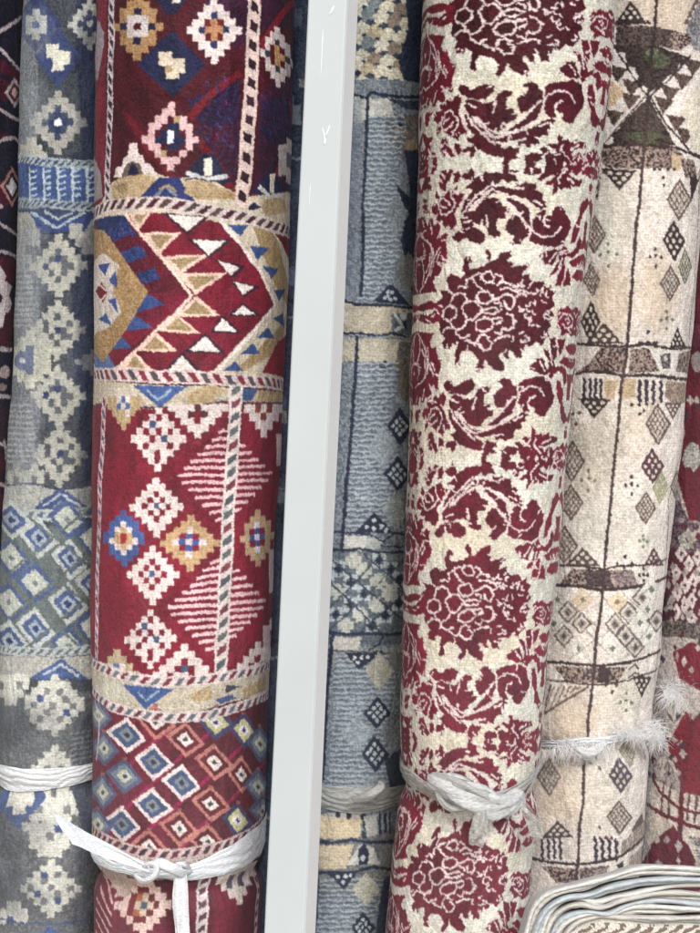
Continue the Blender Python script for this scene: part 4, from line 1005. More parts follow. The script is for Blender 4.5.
# 345 - 378 band
R.line([(570, 343), (600, 346), (626, 346), (650, 344), (676, 350), (700, 348)], 2.6, DK); [R.blob(x, 343, 3, 2.4, DK, n=7) for x in (641, 649, 656)]
z = Z(540, 320, 4.375)
R.poly(z((160, 225), (205, 195), (262, 120), (374, 118), (362, 226)), SPK); R.poly(z((394, 122), (478, 122), (528, 222), (388, 234)), SPK); R.poly(z((615, 150), (670, 130), (655, 240), (600, 225)), SPK)
R.poly(z((490, 130), (620, 134), (590, 225), (530, 222)), (214, 208, 200)); R.poly(z((530, 150), (580, 145), (575, 215), (540, 215)), ((70, 60, 66), (130, 120, 120))); R.blob(667, 358, 2, 3, LT)
R.line(z((150, 240), (200, 226), (300, 230), (360, 244), (480, 238), (560, 248), (680, 264)), 3.4, DK)
bars(580, 604, 379, 400); bars(637, 665, 380, 402, 4); R.poly(z((282, 262), (345, 262), (330, 345), (285, 345)), TN6); R.poly(z((362, 256), (422, 254), (420, 340), (362, 340)), TN6)
R.poly(z((556, 264), (655, 275), (640, 355), (580, 372), (545, 330)), ((120, 102, 92), (170, 154, 136)))
celltri(594, 419, 36, 20, up=False); dots(642, 411, DK, 6, ((-1.6, -1), (-.4, -1), (.9, -1), (2, -1.2), (-.4, .6), (.4, 0)))
dia(658, 424, 12, 20); celltri(673, 420, 18, 18, up=False, c=MID); ddia(652, 466, 11, 18, c=(96, 62, 72)); dia(646, 508, 10, 16); dia(660, 488, 8, 16, (150, 150, 112)); dots(632, 486, DK, 6); dots(588, 482, GN, 7)
dia(571, 462, 12, 20); dia(570, 503, 12, 18); dots(575, 424, (110, 78, 60), 5, ((0, 0), (-.6, -2), (.8, -2.2))); dia(676, 486, 6, 16)
z = Z(530, 500, 4.118)
dia(564, 545, 13, 18); celltri(582, 547, 36, 19, c=(84, 68, 66)); celltri(654, 546, 20, 20, c=(96, 64, 70)); dots(624, 562, DK, 5, ((0, -1), (-1.5, .2), (1.5, .4), (0, 1))); dots(643, 542, (120, 130, 110), 4)
R.line(z((80, 268), (190, 270), (300, 282), (360, 270), (470, 268), (560, 245)), 2.0, DK)
R.poly(z((120, 348), (175, 285), (420, 285), (450, 350), (300, 366), (110, 350)), SPK); R.poly(z((225, 280), (330, 290), (335, 350), (230, 355)), ((52, 38, 42), (92, 76, 76)))
R.poly(z((350, 285), (430, 290), (430, 350), (350, 350)), ((96, 80, 84), (150, 136, 132)))
dots(644, 575, DK, 4, ((0, -1.6), (-1, 0), (1, 0), (0, 1.4), (0, 0)))
R.line(z((100, 352), (200, 354), (290, 368), (370, 364), (440, 355), (510, 340), (575, 318)), 3.4, DK)
for (x, y, k) in ((215, 412, 1), (155, 462, 0), (212, 510, 0), (140, 560, 0), (202, 612, 2), (112, 410, 2), (98, 510, 2), (360, 420, 1), (405, 466, 0), (350, 512, 0), (392, 560, 0), (432, 606, 0), (340, 612, 2), (460, 405, 0), (450, 508, 2), (500, 370, 2), (490, 560, 2), (480, 455, 2), (520, 500, 0)):
    px, py = 530 + x / 4.118, 500 + y / 4.118
    if k == 0:
        R.diamond(px, py, 9.5, 11, [(1.1, (100, 88, 88)), (0.84, (196, 188, 176)), (0.5, (140, 128, 124)), (0.3, (80, 68, 70))])
    else:
        R.diamond(px, py, 11, 12, [(1.0, ((204, 188, 164), (190, 176, 154)) if k == 1 else (208, 204, 194)), (0.3, (120, 110, 90) if k == 1 else (110, 116, 104))])
for q in ([(120, 420), (330, 640)], [(110, 380), (270, 520)], [(300, 400), (480, 630)], [(380, 380), (560, 560)], [(260, 370), (100, 540)], [(300, 560), (160, 660)], [(480, 370), (300, 570)], [(560, 420), (400, 640)]):
    R.line(z(*q), 0.9, (150, 140, 132))
R.line(z((70, 668), (200, 676), (300, 682), (400, 672), (470, 655), (560, 610)), 3.2, DK)
R.poly(z((100, 686), (400, 690), (360, 750), (280, 756), (150, 748)), SPK); R.poly(z((280, 690), (330, 690), (325, 755), (275, 755)), DK)
R.line(z((70, 742), (200, 756), (300, 762), (400, 746), (480, 722), (545, 688)), 1.8, DK)
R.line(z((410, 700), (432, 680), (455, 700)), 2, DK); R.line(z((405, 735), (440, 715), (460, 730)), 2, DK); celltri(643, 697, 20, 20, up=False)
for k in range(6): R.line(z((60 + k * 26, 870 - k * 18), (100 + k * 22, 770)), 1.4, MID)
R.line(z((60, 880), (240, 768)), 2.6, MID); R.line(z((60, 850), (90, 760)), 2, MID)
dots(627, 703, (110, 116, 96), 6); dots(612, 692, (96, 60, 60), 4, ((0, 0), (-1.6, -1.6), (1, -1.7)))
# below the tie
dia(548, 777, 12, 18, c=(120, 108, 104)); dia(560, 755, 9, 14, (150, 146, 130)); ddia(622, 776, 12, 17, c=(84, 72, 80)); dia(620, 817, 12, 17); dots(601, 770, DK, 5, ((0, 0), (-.6, -2.2), (.4, -4), (-1.8, -1))); dia(632, 752, 8, 14, (140, 136, 118))
R.poly([(631, 830), (642, 812), (644, 826), (636, 836)], MID); celltri(558, 821, 34, 18, c=(78, 62, 66)); bars(538, 563, 840, 860); bars(593, 620, 840, 861, 4); dots(601, 832, (96, 50, 50), 3.4, ((0, -1), (-1.6, 2), (0, 2), (1.8, 2), (3.4, 2)))
R.poly([(622, 842), (645, 820), (645, 842), (620, 858)], ((130, 116, 108), (176, 164, 150)))
R.line([(520, 856), (545, 863), (577, 865), (600, 863), (618, 858), (645, 838)], 2.8, DK)
R.poly([(540, 867), (576, 869), (574, 884), (556, 884)], SPK); R.poly([(580, 869), (610, 866), (600, 884), (578, 884)], ((74, 58, 62), (150, 134, 128))); R.poly([(630, 856), (646, 846), (646, 880), (628, 874)], ((140, 126, 116), (180, 168, 156)))
R.poly([(616, 866), (624, 860), (624, 874)], DK)
R.base(((176, 168, 158), (120, 108, 104)), 890, 1100)
R.line([(657, -60), (656, 4), (646, 120), (643, 165), (636, 240), (631.5, 272), (633, 285), (628, 338), (627, 346), (619, 416), (609, 516), (604, 566), (601, 600), (595, 664), (587.5, 718), (588, 730), (584, 771), (578.6, 860), (575.7, 884)], 3.2, (66, 50, 50))
beige.ties = ((lambda U: 738 + 0 * U, 6.0, 10.0),)

# ------------------------------------------------------------------ burgundy and ivory carpet at the right edge
ivory = Roll([(0, 668), (480, 640), (933, 606)], [(0, 870), (933, 800)], 0.24, seed=23, jag=0.8)
R = ivory
MR = (92, 14, 36)
R.base(((180, 172, 164), (150, 140, 138)))
R.base((84, 16, 36), -200, 350); R.poly([(680, 320), (720, 330), (720, 400), (684, 410)], (96, 40, 60))
R.poly([(640, 350), (720, 345), (720, 530), (690, 520), (676, 470), (684, 430), (676, 390)], MR)
R.blob(692, 456, 10, 14, ((176, 174, 166), (130, 130, 128)), wob=.25, seed=1); R.blob(697, 362, 6, 10, (140, 130, 130))
z = Z(530, 500, 4.118)
R.poly([(640, 500), (680, 500), (690, 520), (710, 530), (710, 560), (640, 560)], ((120, 100, 108), (60, 40, 52)))
R.blob(687, 540, 8, 9, ((172, 172, 158), (130, 126, 120)), wob=.25, seed=2)
R.poly([(640, 545), (672, 548), (720, 560), (720, 625), (680, 628), (640, 610)], (86, 24, 44))
for (x, y) in ((620, 220), (655, 262), (690, 235), (640, 350), (675, 330), (600, 300), (635, 430), (668, 410), (700, 300), (605, 380), (600, 460), (668, 485), (720, 380), (725, 270)):
    R.diamond(530 + x / 4.118, 500 + y / 4.118, 6, 9, [(1, (194, 184, 180)), (.3, (100, 50, 60))])
R.poly([(640, 618), (720, 624), (720, 640), (640, 634)], ((120, 110, 104), (60, 50, 52)))
R.poly([(672, 652), (690, 642), (720, 646), (720, 700), (680, 680)], (104, 16, 38))
R.diamond(674, 708, 10, 16, [(1.1, (100, 90, 90)), (.88, (190, 184, 172)), (.2, (90, 80, 84))])
R.poly([(684, 712), (698, 716), (720, 740), (720, 780), (700, 796), (682, 792), (668, 748)], (108, 12, 34)); R.poly([(640, 720), (664, 716), (668, 760), (680, 792), (660, 800), (640, 790)], ((160, 150, 146), (110, 100, 100)))
R.band([(630, 770), (680, 792), (730, 806)], [(630, 860), (670, 868), (730, 880)], ((196, 186, 174), (170, 160, 150)))
R.line([(640, 760), (660, 792), (680, 808), (730, 822)], 3, MR); R.line([(640, 800), (662, 814), (690, 826), (730, 836)], 4, MR); R.line([(684, 770), (681, 830), (678, 900)], 5, (94, 20, 40))
for x in (664, 671, 690, 697, 704): R.line([(x, 780 + (x - 660) * .4), (x - 2, 812 + (x - 660) * .3)], 2.4, (90, 50, 60))
R.poly([(640, 868), (656, 838), (674, 826), (690, 848), (704, 880), (704, 1000), (640, 1000)], (94, 16, 38)); R.poly([(690, 836), (720, 842), (720, 880), (706, 876)], ((180, 176, 170), (90, 84, 92)))

rnd = random.Random(31)
for (x0, x1, y0, y1, n) in ((684, 740, 395, 420, 16), (680, 740, 500, 545, 30), (640, 700, 560, 650, 40), (655, 740, 640, 720, 40), (645, 685, 735, 790, 30), (640, 700, 830, 900, 24), (700, 760, 360, 900, 80)):
    for _ in range(n):
        x, y = rnd.uniform(x0, x1), rnd.uniform(y0, y1)
        R.diamond(x, y, rnd.uniform(2, 4), rnd.uniform(3, 6), [(1, rnd.choice([(176, 166, 160), (60, 44, 56), (150, 140, 136), (84, 20, 40)]))])
ivory.grey = 0.05
# ------------------------------------------------------------------ build the rolls
def roll_thing(r, name, label, cat='carpet', **k):
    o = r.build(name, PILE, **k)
    tag(o, label, cat, 'rolled carpets standing on end in a row')
    return o
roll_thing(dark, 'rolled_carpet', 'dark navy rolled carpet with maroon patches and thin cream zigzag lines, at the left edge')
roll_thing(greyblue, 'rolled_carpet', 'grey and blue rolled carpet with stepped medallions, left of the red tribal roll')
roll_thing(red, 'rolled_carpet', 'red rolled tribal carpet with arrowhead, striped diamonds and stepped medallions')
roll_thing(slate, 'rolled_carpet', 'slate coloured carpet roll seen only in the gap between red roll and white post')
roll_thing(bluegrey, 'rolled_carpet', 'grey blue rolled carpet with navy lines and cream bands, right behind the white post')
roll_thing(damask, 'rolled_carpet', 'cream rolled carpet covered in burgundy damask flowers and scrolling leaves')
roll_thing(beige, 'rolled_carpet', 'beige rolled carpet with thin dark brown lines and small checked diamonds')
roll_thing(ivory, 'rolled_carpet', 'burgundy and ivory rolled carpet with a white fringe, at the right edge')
# ------------------------------------------------------------------ white post
enamel = mat_plain('white enamel', (188, 197, 202), 0.3, 0.06, 5, spec=0.5, bump=0.02)
glint_white = mat_plain('painted white glint', (224, 231, 235), 0.3, spec=0.6)
post = empty('post', at(312, HY + 1.35 / 0.001246, -0.22)[:2] + (0.0,))
tag(post, 'white square metal post leaning between the red roll and grey blue roll', 'post')
PY, PK = -0.22, 1.78 / F
def post_c(z):
    v = HY + (EYE - z) / PK
    return ((333.5 + (290 - 333.5) * v / 933.0) - HX) * PK
PS, PR, PA = 0.0515 / 2, 0.003, math.radians(-15.5)
prof = []
for (sx, sy, a0) in ((1, 1, 0), (-1, 1, 90), (-1, -1, 180), (1, -1, 270)):
    for k in range(5):
        a = math.radians(a0 + 22.5 * k)
        prof.append((sx * (PS - PR) + PR * math.cos(a), sy * (PS - PR) + PR * math.sin(a)))
vs, fs = [], []
NZ = 60
for i in range(NZ + 1):
    zz = 2.45 * i / NZ
    for (x, y) in prof:
        dx = 0.0004 * math.sin(zz * 9 + x * 60)
        vs.append((post_c(zz) + x * math.cos(PA) - y * math.sin(PA) + dx, PY + x * math.sin(PA) + y * math.cos(PA), zz))
n = len(prof)
for i in range(NZ):
    for j in range(n):
        fs.append((i * n + j, i * n + (j + 1) % n, (i + 1) * n + (j + 1) % n, (i + 1) * n + j))
fs.append(tuple(range(n))[::-1]); fs.append(tuple(NZ * n + j for j in range(n)))
po = link_mesh('shaft', vs, fs, enamel, post, smooth=False)
for pl in po.data.polygons: pl.use_smooth = len(pl.vertices) == 4 and abs(pl.normal.z) < .5 and pl.area < 0.0001
lit_side = mat_plain('lit side enamel', (248, 250, 250), 0.35, 0.03, 6)  # brighter light on the right face put into its colour
po.data.materials.append(lit_side)
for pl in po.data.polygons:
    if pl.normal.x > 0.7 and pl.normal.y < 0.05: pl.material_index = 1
rnd = random.Random(3)
def face_pt(u, z):      # u metres from the centre of the wide face
    return Vector((post_c(z) + u * math.cos(PA) + PS * math.sin(PA), PY + u * math.sin(PA) - PS * math.cos(PA), z))
from mathutils import Vector
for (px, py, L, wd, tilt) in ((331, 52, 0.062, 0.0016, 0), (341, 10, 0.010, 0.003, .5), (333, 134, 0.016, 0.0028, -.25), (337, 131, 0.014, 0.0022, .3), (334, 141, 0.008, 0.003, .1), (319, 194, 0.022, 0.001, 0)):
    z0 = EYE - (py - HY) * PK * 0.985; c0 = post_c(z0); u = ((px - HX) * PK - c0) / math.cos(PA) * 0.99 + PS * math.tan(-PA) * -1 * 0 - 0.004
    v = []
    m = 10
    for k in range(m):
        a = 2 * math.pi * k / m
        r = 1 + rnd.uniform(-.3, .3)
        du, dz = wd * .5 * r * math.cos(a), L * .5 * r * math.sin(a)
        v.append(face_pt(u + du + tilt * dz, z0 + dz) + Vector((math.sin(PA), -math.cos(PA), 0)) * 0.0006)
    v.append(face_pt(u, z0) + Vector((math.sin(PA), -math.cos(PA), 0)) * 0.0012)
    link_mesh('glint', v, [(k, (k + 1) % m, m) for k in range(m)][::1], glint_white, post)  # glints of the glossy post, painted as raised white flecks

# ------------------------------------------------------------------ plastic ties
film = mat_plain('white plastic strip', (232, 236, 242), 0.38, 0.10, 240, spec=0.5, bump=0.6, stretch=(1, 1, 3), col2=(206, 212, 220))
film_c = mat_plain('crumpled clear plastic', (232, 234, 236), 0.22, 0.10, 160, spec=0.8, bump=0.9, stretch=(1, 1, 2), col2=(196, 200, 204), alpha=0.62)
film_g = mat_plain('cloudy plastic strip', (196, 196, 192), 0.35, 0.15, 200, spec=0.5, bump=0.5, stretch=(1, 1, 3), col2=(158, 162, 162), alpha=0.66)

def smooth_path(pts, n):
    pts = np.asarray(pts, float)
    s = np.concatenate([[0], np.cumsum(np.linalg.norm(np.diff(pts[:, :3 if pts.shape[1] > 3 else 2], axis=0), axis=1))])
    t = np.linspace(0, s[-1], n)
    out = np.stack([np.interp(t, s, pts[:, i]) for i in range(pts.shape[1])], 1)
    k = max(1, n // (len(pts) * 3))
    for _ in range(3):
        q = out.copy()
        for i in range(1, n - 1):
            a, b = max(0, i - k), min(n - 1, i + k)
            m = min(i - a, b - i)
            q[i] = out[i - m:i + m + 1].mean(0)
        out = q
    return out

def wrap(r, path, folds, parent, mat, seed=1, amp=1.7, name='band', off=1.2, back=8.0):
    """a strip round the roll: path = (px, py, width, extra offset) across the visible side"""
    px = np.array([p[0] for p in path], float); py = np.array([p[1] for p in path], float)
    U, V = r.to_uv(px, py)
    W = np.array([p[2] for p in path], float); O = np.array([p[3] if len(p) > 3 else 0 for p in path], float)
    half = math.pi * r.Rn
    um = 0.5 * math.pi * r.Rn
    U = np.clip(U, -um * 1.05, um * 1.05)
    o = np.argsort(U); U, V, W, O = U[o], V[o], W[o], O[o]
    Ux = np.concatenate([[-half], U, [half]]); Vx = np.concatenate([[(V[0] + V[-1]) / 2], V, [(V[0] + V[-1]) / 2]])
    Wx = np.concatenate([[back], W, [back]]); Ox = np.concatenate([[0], O, [0]])
    P = smooth_path(np.stack([Ux, Vx], 1), 240)
    us = P[:, 0]
    vs_ = np.interp(us, Ux, Vx); vs_ = np.convolve(np.pad(vs_, 6, mode='edge'), np.ones(13) / 13, 'valid')
    ws = np.interp(us, Ux, Wx); ws = np.convolve(np.pad(ws, 4, mode='edge'), np.ones(9) / 9, 'valid')
    os_ = np.interp(us, Ux, Ox); os_ = np.convolve(np.pad(os_, 4, mode='edge'), np.ones(9) / 9, 'valid')
    m = 28
    c = np.linspace(-1, 1, m)
    CC, US = np.meshgrid(c, us)
    VS, WS, OS = vs_[:, None] + 0 * CC, ws[:, None] + 0 * CC, os_[:, None] + 0 * CC
    ph = 2.2 * vnoise(US / 34, CC * 0.6 + 5, seed) + 1.0 * vnoise(US / 12, CC + 9, seed + 1)
    rip = amp * np.abs(np.sin((CC * folds + ph) * math.pi / 2)) * (0.6 + 0.4 * vnoise(US / 20, CC * 2, seed + 2)) + 0.35 * vnoise(US / 3, CC * 8, seed + 3)
    edge = 1 - 0.5 * CC ** 8
    vv = VS + CC * WS / 2 + 0.8 * vnoise(US / 14, CC + 20, seed + 4)
    pt = r.surf(US, vv, off + OS * (1 - 0.5 * CC ** 2) + rip * edge)
    vts = pt.reshape(-1, 3)
    nr = len(us)
    f = [(i * m + j, i * m + j + 1, (i + 1) * m + j + 1, (i + 1) * m + j) for i in range(nr - 1) for j in range(m - 1)]
    return link_mesh(name, vts, f, mat, parent)

def strip(path, parent, mat, name='loose_end', seed=1, folds=3, amp=0.0022, n=60, m=18, wdir=None):
    """free hanging strip; path = (px, py, Y, width px, angle of the width direction in degrees)"""
    P = smooth_path([at(p[0], p[1], p[2]) + (p[3], p[4]) for p in path], n)
    vts = []
    for i in range(n):
        x, y, z, w, a = P[i]
        k = (y + D) / F
        a = math.radians(a)
        wd = np.array([math.cos(a), 0.0, -math.sin(a)])
        for j in range(m):
            c = -1 + 2 * j / (m - 1)
            ph = 1.2 * float(vnoise(np.array(i / 14.0), np.array(c), seed)) + 0.4
            d = amp * math.sin((c * folds + ph) * 1.6) + amp * .3 * float(vnoise(np.array(i / 2.5), np.array(c * 5), seed + 3))
            q = np.array([x, y + d, z]) + wd * (c * w / 2 * k)
            vts.append(q)
    f = [(i * m + j, i * m + j + 1, (i + 1) * m + j + 1, (i + 1) * m + j) for i in range(n - 1) for j in range(m - 1)]
    return link_mesh(name, vts, f, mat, parent)

def cord(path, rad, parent, mat, name='knot', sq=0.6, n=40, m=12, seed=1, taper=True):
    """twisted bunch of plastic along px path (px, py, Y)"""
    P = smooth_path([at(*p) for p in path], n)
    T = np.gradient(P, axis=0); T /= np.linalg.norm(T, axis=1)[:, None]
    vts = []
    for i in range(n):
        t = T[i]; up = np.array([0, -1.0, 0]); s = np.cross(t, up); s /= np.linalg.norm(s) + 1e-9; u2 = np.cross(s, t)
        e = (0.35 + 0.65 * math.sin(math.pi * min(1, max(0, i / (n - 1)))) ** 0.5) if taper else 1
        for j in range(m):
            a = 2 * math.pi * j / m
            rr = rad * e * (1 + 0.28 * math.sin(3 * a + i * 0.11 + seed) + 0.14 * math.sin(7 * a - i * .16))
            vts.append(P[i] + s * math.cos(a) * rr + u2 * math.sin(a) * rr * sq)
    f = [(i * m + j, i * m + (j + 1) % m, (i + 1) * m + (j + 1) % m, (i + 1) * m + j) for i in range(n - 1) for j in range(m)]
    f += [tuple(range(m))[::-1], tuple((n - 1) * m + j for j in range(m))]
    return link_mesh(name, vts, f, mat, parent)

G = 'plastic strips tied round the rolls'
def tie_root(r, px, py, label):
    U, V = r.to_uv(np.array([px]), np.array([py]))
    e = empty('plastic_tie', tuple(r.surf(U, V, 3)[0]))
    return tag(e, label, 'tie', G)

# red roll
t = tie_root(red, 160, 868, 'bright white plastic strip knotted round the red roll with two loose ends')
wrap(red, [(90, 858, 8), (110, 864, 9), (140, 870, 11, 1), (165, 871, 13, 3), (190, 872, 15, 2), (220, 862, 24), (245, 849, 32), (262, 834, 34), (268, 826, 30)], 3.2, t, film, seed=21)
strip([(148, 868, -0.158, 11, 60), (132, 861, -0.162, 15, 62), (112, 852, -0.172, 24, 60), (90, 843, -0.185, 31, 58), (72, 833, -0.198, 36, 57), (62, 829, -0.203, 37, 57)], t, film, seed=31, folds=2.0)
strip([(180, 868, -0.158, 12, 0), (181, 880, -0.160, 14, 2), (180, 900, -0.160, 17, -2), (182, 925, -0.158, 15, 2), (184, 960, -0.155, 13, 4)], t, film, seed=33, folds=2.2)
cord([(134, 874, -.145), (142, 882, -.158), (154, 878, -.170), (160, 868, -.172), (152, 862, -.168), (143, 866, -.162)], 0.0042, t, film, 'knot')
cord([(150, 866, -.150), (160, 863, -.172), (172, 868, -.176), (182, 873, -.165), (192, 872, -.148)], 0.0062, t, film, 'knot', seed=4)
cord([(172, 872, -.150), (176, 864, -.170), (184, 864, -.172), (190, 872, -.150)], 0.0040, t, film, 'knot', seed=6)
# grey blue roll
t = tie_root(greyblue, 50, 778, 'creased white plastic strip wound round the grey blue medallion roll, no knot in view')
wrap(greyblue, [(-8, 774, 20), (10, 779, 25), (40, 780, 23), (70, 777, 20), (92, 771, 18), (110, 764, 16)], 4.0, t, film, seed=41, amp=1.9)
# blue roll behind the post
t = tie_root(bluegrey, 360, 797, 'cloudy grey plastic strip bunched round the grey blue roll behind the post')
wrap(bluegrey, [(290, 792, 22), (325, 797, 24), (350, 801, 26), (380, 800, 24), (400, 795, 20), (425, 786, 16)], 4.0, t, film_g, seed=51, amp=2.2)
cord([(352, 800, .05), (370, 796, .035), (385, 786, .045), (378, 782, .05)], 0.007, t, film_g, 'knot')
# damask roll
t = tie_root(damask, 480, 800, 'cloudy plastic strip twisted thick round the burgundy damask roll')
wrap(damask, [(400, 766, 16), (412, 778, 16), (430, 790, 14, 1), (455, 797, 16, 1), (480, 802, 16, 1), (505, 797, 15, 1), (525, 782, 14), (540, 762, 12)], 2.2, t, film_g, seed=61)
cord([(428, 778, -.108), (448, 787, -.128), (470, 797, -.136), (495, 806, -.132), (514, 802, -.118), (522, 792, -.106)], 0.0165, t, film_c, 'knot', sq=.55, n=70, m=26, seed=2)
cord([(430, 776, -.112), (455, 781, -.134), (480, 793, -.142), (500, 803, -.136)], 0.0062, t, film_g, 'knot', sq=.6, n=60, seed=5)
cord([(436, 790, -.116), (442, 803, -.126), (452, 810, -.130), (470, 808, -.132)], 0.0046, t, film_g, 'knot', seed=7)
strip([(516, 796, -.110, 10, 0), (524, 806, -.112, 14, 10), (532, 820, -.108, 15, 12), (537, 838, -.104, 12, 14)], t, film_g, seed=63, folds=1.4)
strip([(482, 808, -.140, 10, 0), (480, 822, -.142, 16, 4), (477, 840, -.138, 17, 8), (476, 846, -.136, 14, 12)], t, film_g, seed=65, folds=2.6)
# beige roll
t = tie_root(beige, 590, 742, 'thin white plastic strip with a frayed bunch of strands round the beige roll')
wrap(beige, [(520, 742, 9), (560, 744, 8), (585, 742, 9), (620, 738, 8), (648, 732, 10), (664, 728, 12)], 1.6, t, film, seed=71, amp=1.2)

def strands(name, src, n, L, spread, down, parent, mat, seed, wid=0.00030):
    """frayed threads: src = list of (px, py, Y) roots"""
    rnd = random.Random(seed)
    vts, f = [], []
    for i in range(n):
        x, y, Y = rnd.choice(src)
        p = np.array(at(x + rnd.gauss(0, 3.5), y + rnd.gauss(0, 2.5), Y - rnd.uniform(0, .006)))
        a = rnd.uniform(*spread)
        v = np.array([math.cos(a), -abs(rnd.gauss(0, .35)), -math.sin(a)]) * 1.0
        ln = L * rnd.uniform(.35, 1.15); seg = 7
        w = wid * rnd.uniform(.6, 1.5)
        base = len(vts)
        sw = rnd.uniform(-.5, .5)
        for k in range(seg + 1):
            side = np.cross(v, [0, 1, 0]); side /= np.linalg.norm(side) + 1e-9
            ww = w * (1 - 0.8 * k / seg)
            vts.append(p + side * ww); vts.append(p - side * ww); vts.append(p + np.array([0, -ww * 1.4, 0]))
            p = p + v / (np.linalg.norm(v)) * ln / seg
            v = v + np.array([sw * .25 + rnd.gauss(0, .10), rnd.gauss(0, .08), -down * (0.5 + rnd.random())])
        for k in range(seg):
            b = base + 3 * k
            for j in range(3):
                f.append((b + j, b + (j + 1) % 3, b + 3 + (j + 1) % 3, b + 3 + j))
    return link_mesh(name, vts, f, mat, parent)
thread = mat_plain('white thread', (244, 245, 248), 0.6, 0.1, 100, spec=0.4)
thread_g = mat_plain('grey thread', (150, 152, 162), 0.7, 0.2, 100)
strands('frayed_strands', [(x, 744 + 0.10 * abs(x - 588), .030) for x in range(556, 612, 4)], 300, .024, (1.0, 2.2), .10, t, thread, 5)
strands('frayed_strands', [(x, 734, .045) for x in range(618, 660, 4)] + [(652, 726, .06), (656, 740, .06)] * 4, 700, .022, (-3.0, 3.1), .10, t, thread, 6)
cord([(566, 742, .035), (578, 750, .022), (588, 756, .020), (598, 750, .024), (606, 742, .034)], .0075, t, film_c, 'knot', sq=.5, n=40, m=20)
# fringe of the ivory roll
k = (.24 + D) / F
fr = strands('fringe', [(x, 694 + (x - 680) * .2, .13) for x in range(668, 716, 3)], 1000, .036, (-2.6, 3.2), .16, None, thread, 8)
tag(fr, 'white frayed fringe hanging from the burgundy and ivory roll at the right edge', 'fringe')
fr2 = strands('fringe', [(657 + (y - 745) * -.10, y, .16) for y in range(740, 850, 6)], 260, .055, (1.2, 1.9), .20, None, thread_g, 9)
tag(fr2, 'thin grey threads hanging in the dark gap right of the beige roll', 'threads')

# ------------------------------------------------------------------ folded carpets, front right
fold = empty('folded_carpet', at(620, HY + 1.35 / (1.78 / F), -0.2)[:2] + (0.0,))
tag(fold, 'folded off white carpet with wavy stacked edges, lying in front of the beige roll', 'carpet')
edge_m = [mat_plain('woven backing %d' % i, c, 0.9, 0.12, 90, spec=0.1, bump=1.0, stretch=(1, 2, 2), col2=c2) for i, (c, c2) in enumerate((((216, 216, 213), (192, 194, 192)), ((194, 201, 206), (168, 177, 184)), ((206, 203, 199), (178, 175, 171))))]
z = Z(510, 840, 3.684)
O = np.array([-3, 2.0]) + np.array(z((60, 420), (72, 350), (96, 248), (130, 205), (180, 178), (260, 158), (340, 142), (420, 122), (480, 104), (560, 96), (640, 96), (700, 99), (800, 108)))
I = np.array(z((190, 420), (206, 360), (225, 326), (262, 304), (300, 296), (350, 290), (420, 290), (480, 293), (560, 298), (630, 302), (680, 304), (740, 306), (830, 312)))
def resamp(P, n):
    return smooth_path(P, n)
NL, NN = 12, 130
Oc, Ic = resamp(O, NN), resamp(I, NN)
YF = -0.22
def ccol(px, py, Y, drop=0.0):
    k = (YF + D) / F
    return ((px - HX) * k, Y, EYE - (py - HY) * k - drop)
for li in range(NL):
    tt = li / (NL - 1)
    w = np.arange(NN) / (NN - 1.0)
    base = Oc * (1 - tt) + Ic * tt
    bump_ = 2.6 * math.sin(li * 1.9) * np.sin(w * 9 + li * .7) * np.sin(np.pi * tt) + 6.5 * np.exp(-((w - .42) / .07) ** 2) * math.sin(math.pi * tt) 
    base = base.copy(); base[:, 1] += bump_
    T = np.gradient(base, axis=0); T /= np.linalg.norm(T, axis=1)[:, None]
    N = np.stack([T[:, 1], -T[:, 0]], 1)
    th = 2.9 + 0.35 * np.sin(w * 30 + li * 2)
    vts = []
    prof_ = [(-0.05, 1.0), (-0.025, 1.0), (-0.012, 1.0), (-0.004, .86), (0.0, .45), (0.001, 0), (0.0, -.45), (-0.004, -.86), (-0.012, -1.0), (-0.025, -1.0), (-0.05, -1.0)]
    push = 0.006 * math.sin(li * 2.3) + 0.004 * np.sin(w * 12 + li)
    for i in range(NN):
        for (dy, s) in prof_:
            p = base[i] + N[i] * th[i] * s
            vts.append(ccol(p[0], p[1], YF + push[i] - dy, drop=0.30 * -dy))
    m = len(prof_)
    f = [(i * m + j, (i + 1) * m + j, (i + 1) * m + j + 1, i * m + j + 1) for i in range(NN - 1) for j in range(m - 1)]
    link_mesh('layer', vts, f, edge_m[(li * 2 + li // 3) % 3], fold)
# pile face showing under the layers
nx, nz = 260, 110
cols_, vts = [], []
rngp = np.random.RandomState(4)
for i in range(nz):
    for j in range(nx):
        u = j / (nx - 1)
        top = Ic[min(NN - 1, int(u * (NN - 1)))]
        x = 566 + u * 175
        ytop = float(np.interp(x, Ic[:, 0], Ic[:, 1])) + 1
        y = ytop + i * (0.95 if i < 60 else 6)
        vts.append(ccol(x, y, YF + .006 + 0.0010 * rngp.uniform(-1, 1) + .004 * math.cos(u * 8)))
        a = math.sin((x + 0.9 * y) * 0.42 + 1.5 * math.sin(y * .35)) + 0.9 * float(vnoise(np.array(x / 2.4), np.array(y / 2.4), 3)) + 0.5 * math.sin(y * .5)
        r_ = 1 + .16 * rngp.uniform(-1, 1)
        c = lin((118, 106, 102)) if a > 0.25 and y - ytop > 4 else lin((206, 202, 194))
        cols_.append(tuple(np.clip(c * r_, 0, 1)) + (1.0,))
f = [(i * nx + j, i * nx + j + 1, (i + 1) * nx + j + 1, (i + 1) * nx + j) for i in range(nz - 1) for j in range(nx - 1)]
o = link_mesh('pile_face', vts, f, PILE, fold)
ca = o.data.color_attributes.new('pile', 'FLOAT_COLOR', 'POINT')
ca.data.foreach_set('color', np.array(cols_, np.float32).ravel())
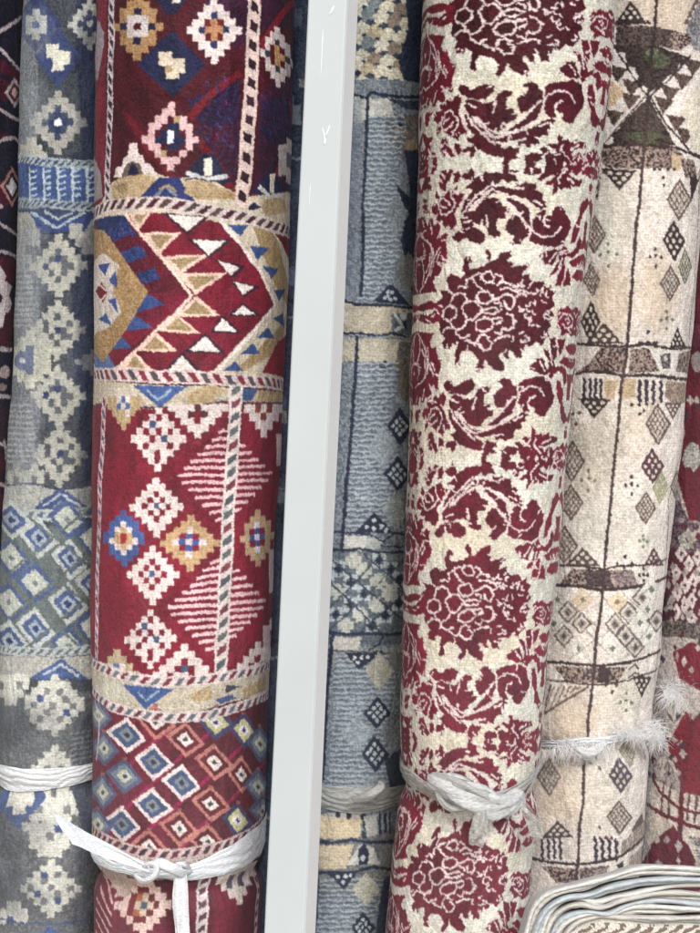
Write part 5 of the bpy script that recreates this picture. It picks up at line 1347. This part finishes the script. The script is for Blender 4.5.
# ------------------------------------------------------------------ setting, light, camera
def box(name, x0, x1, y0, y1, z0, z1, mat):
    v = [(x, y, z) for x in (x0, x1) for y in (y0, y1) for z in (z0, z1)]
    f = [(0, 1, 3, 2), (4, 6, 7, 5), (0, 4, 5, 1), (2, 3, 7, 6), (0, 2, 6, 4), (1, 5, 7, 3)]
    return link_mesh(name, v, f, mat, smooth=False)
g = box('ground', -6, 6, -8, 6, -0.2, 0.0, mat_plain('concrete', (176, 170, 160), 0.9, 0.25, 6, bump=0.4)); tag(g, kind='structure')
w = box('back_wall', -3, 3, 0.62, 0.75, 0.004, 3.0, mat_plain('dark plaster', (60, 60, 66), 0.9, 0.3, 8, bump=0.3)); tag(w, 'plain dark grey wall behind the standing carpets', 'wall')

world = bpy.data.worlds.new('World'); scene.world = world; world.use_nodes = True
nt = world.node_tree; bg = nt.nodes['Background']
sky = nt.nodes.new('ShaderNodeTexSky'); sky.sky_type = 'NISHITA'; sky.sun_disc = False
EL, AZ = math.radians(36), math.radians(16)          # sun in front of the shop, a little to the right
sky.sun_elevation = EL; sky.sun_rotation = math.radians(180) + AZ
sky.dust_density = 3.0; sky.air_density = 1.2
nt.links.new(sky.outputs[0], bg.inputs[0]); bg.inputs[1].default_value = 0.12
sd = bpy.data.lights.new('sun', 'SUN'); sd.energy = 3.1; sd.angle = math.radians(22); sd.color = (1.0, 0.985, 0.955)
so = bpy.data.objects.new('sun', sd); COL.objects.link(so)
from mathutils import Vector
dirv = Vector((math.sin(AZ) * math.cos(EL), -math.cos(AZ) * math.cos(EL), math.sin(EL)))
so.rotation_euler = dirv.to_track_quat('Z', 'Y').to_euler()

cam = bpy.data.cameras.new('camera'); co = bpy.data.objects.new('camera', cam); COL.objects.link(co)
cam.sensor_fit = 'HORIZONTAL'; cam.sensor_width = 36.0; cam.lens = F / 700.0 * 36.0
co.location = (0, -D, EYE); co.rotation_euler = (math.radians(90), 0, 0)
cam.shift_y = -(466.5 - HY) / 700.0
cam.clip_start = 0.05; cam.clip_end = 200
scene.camera = co
scene.view_settings.view_transform = 'Standard'; scene.view_settings.look = 'None'; scene.view_settings.exposure = 0
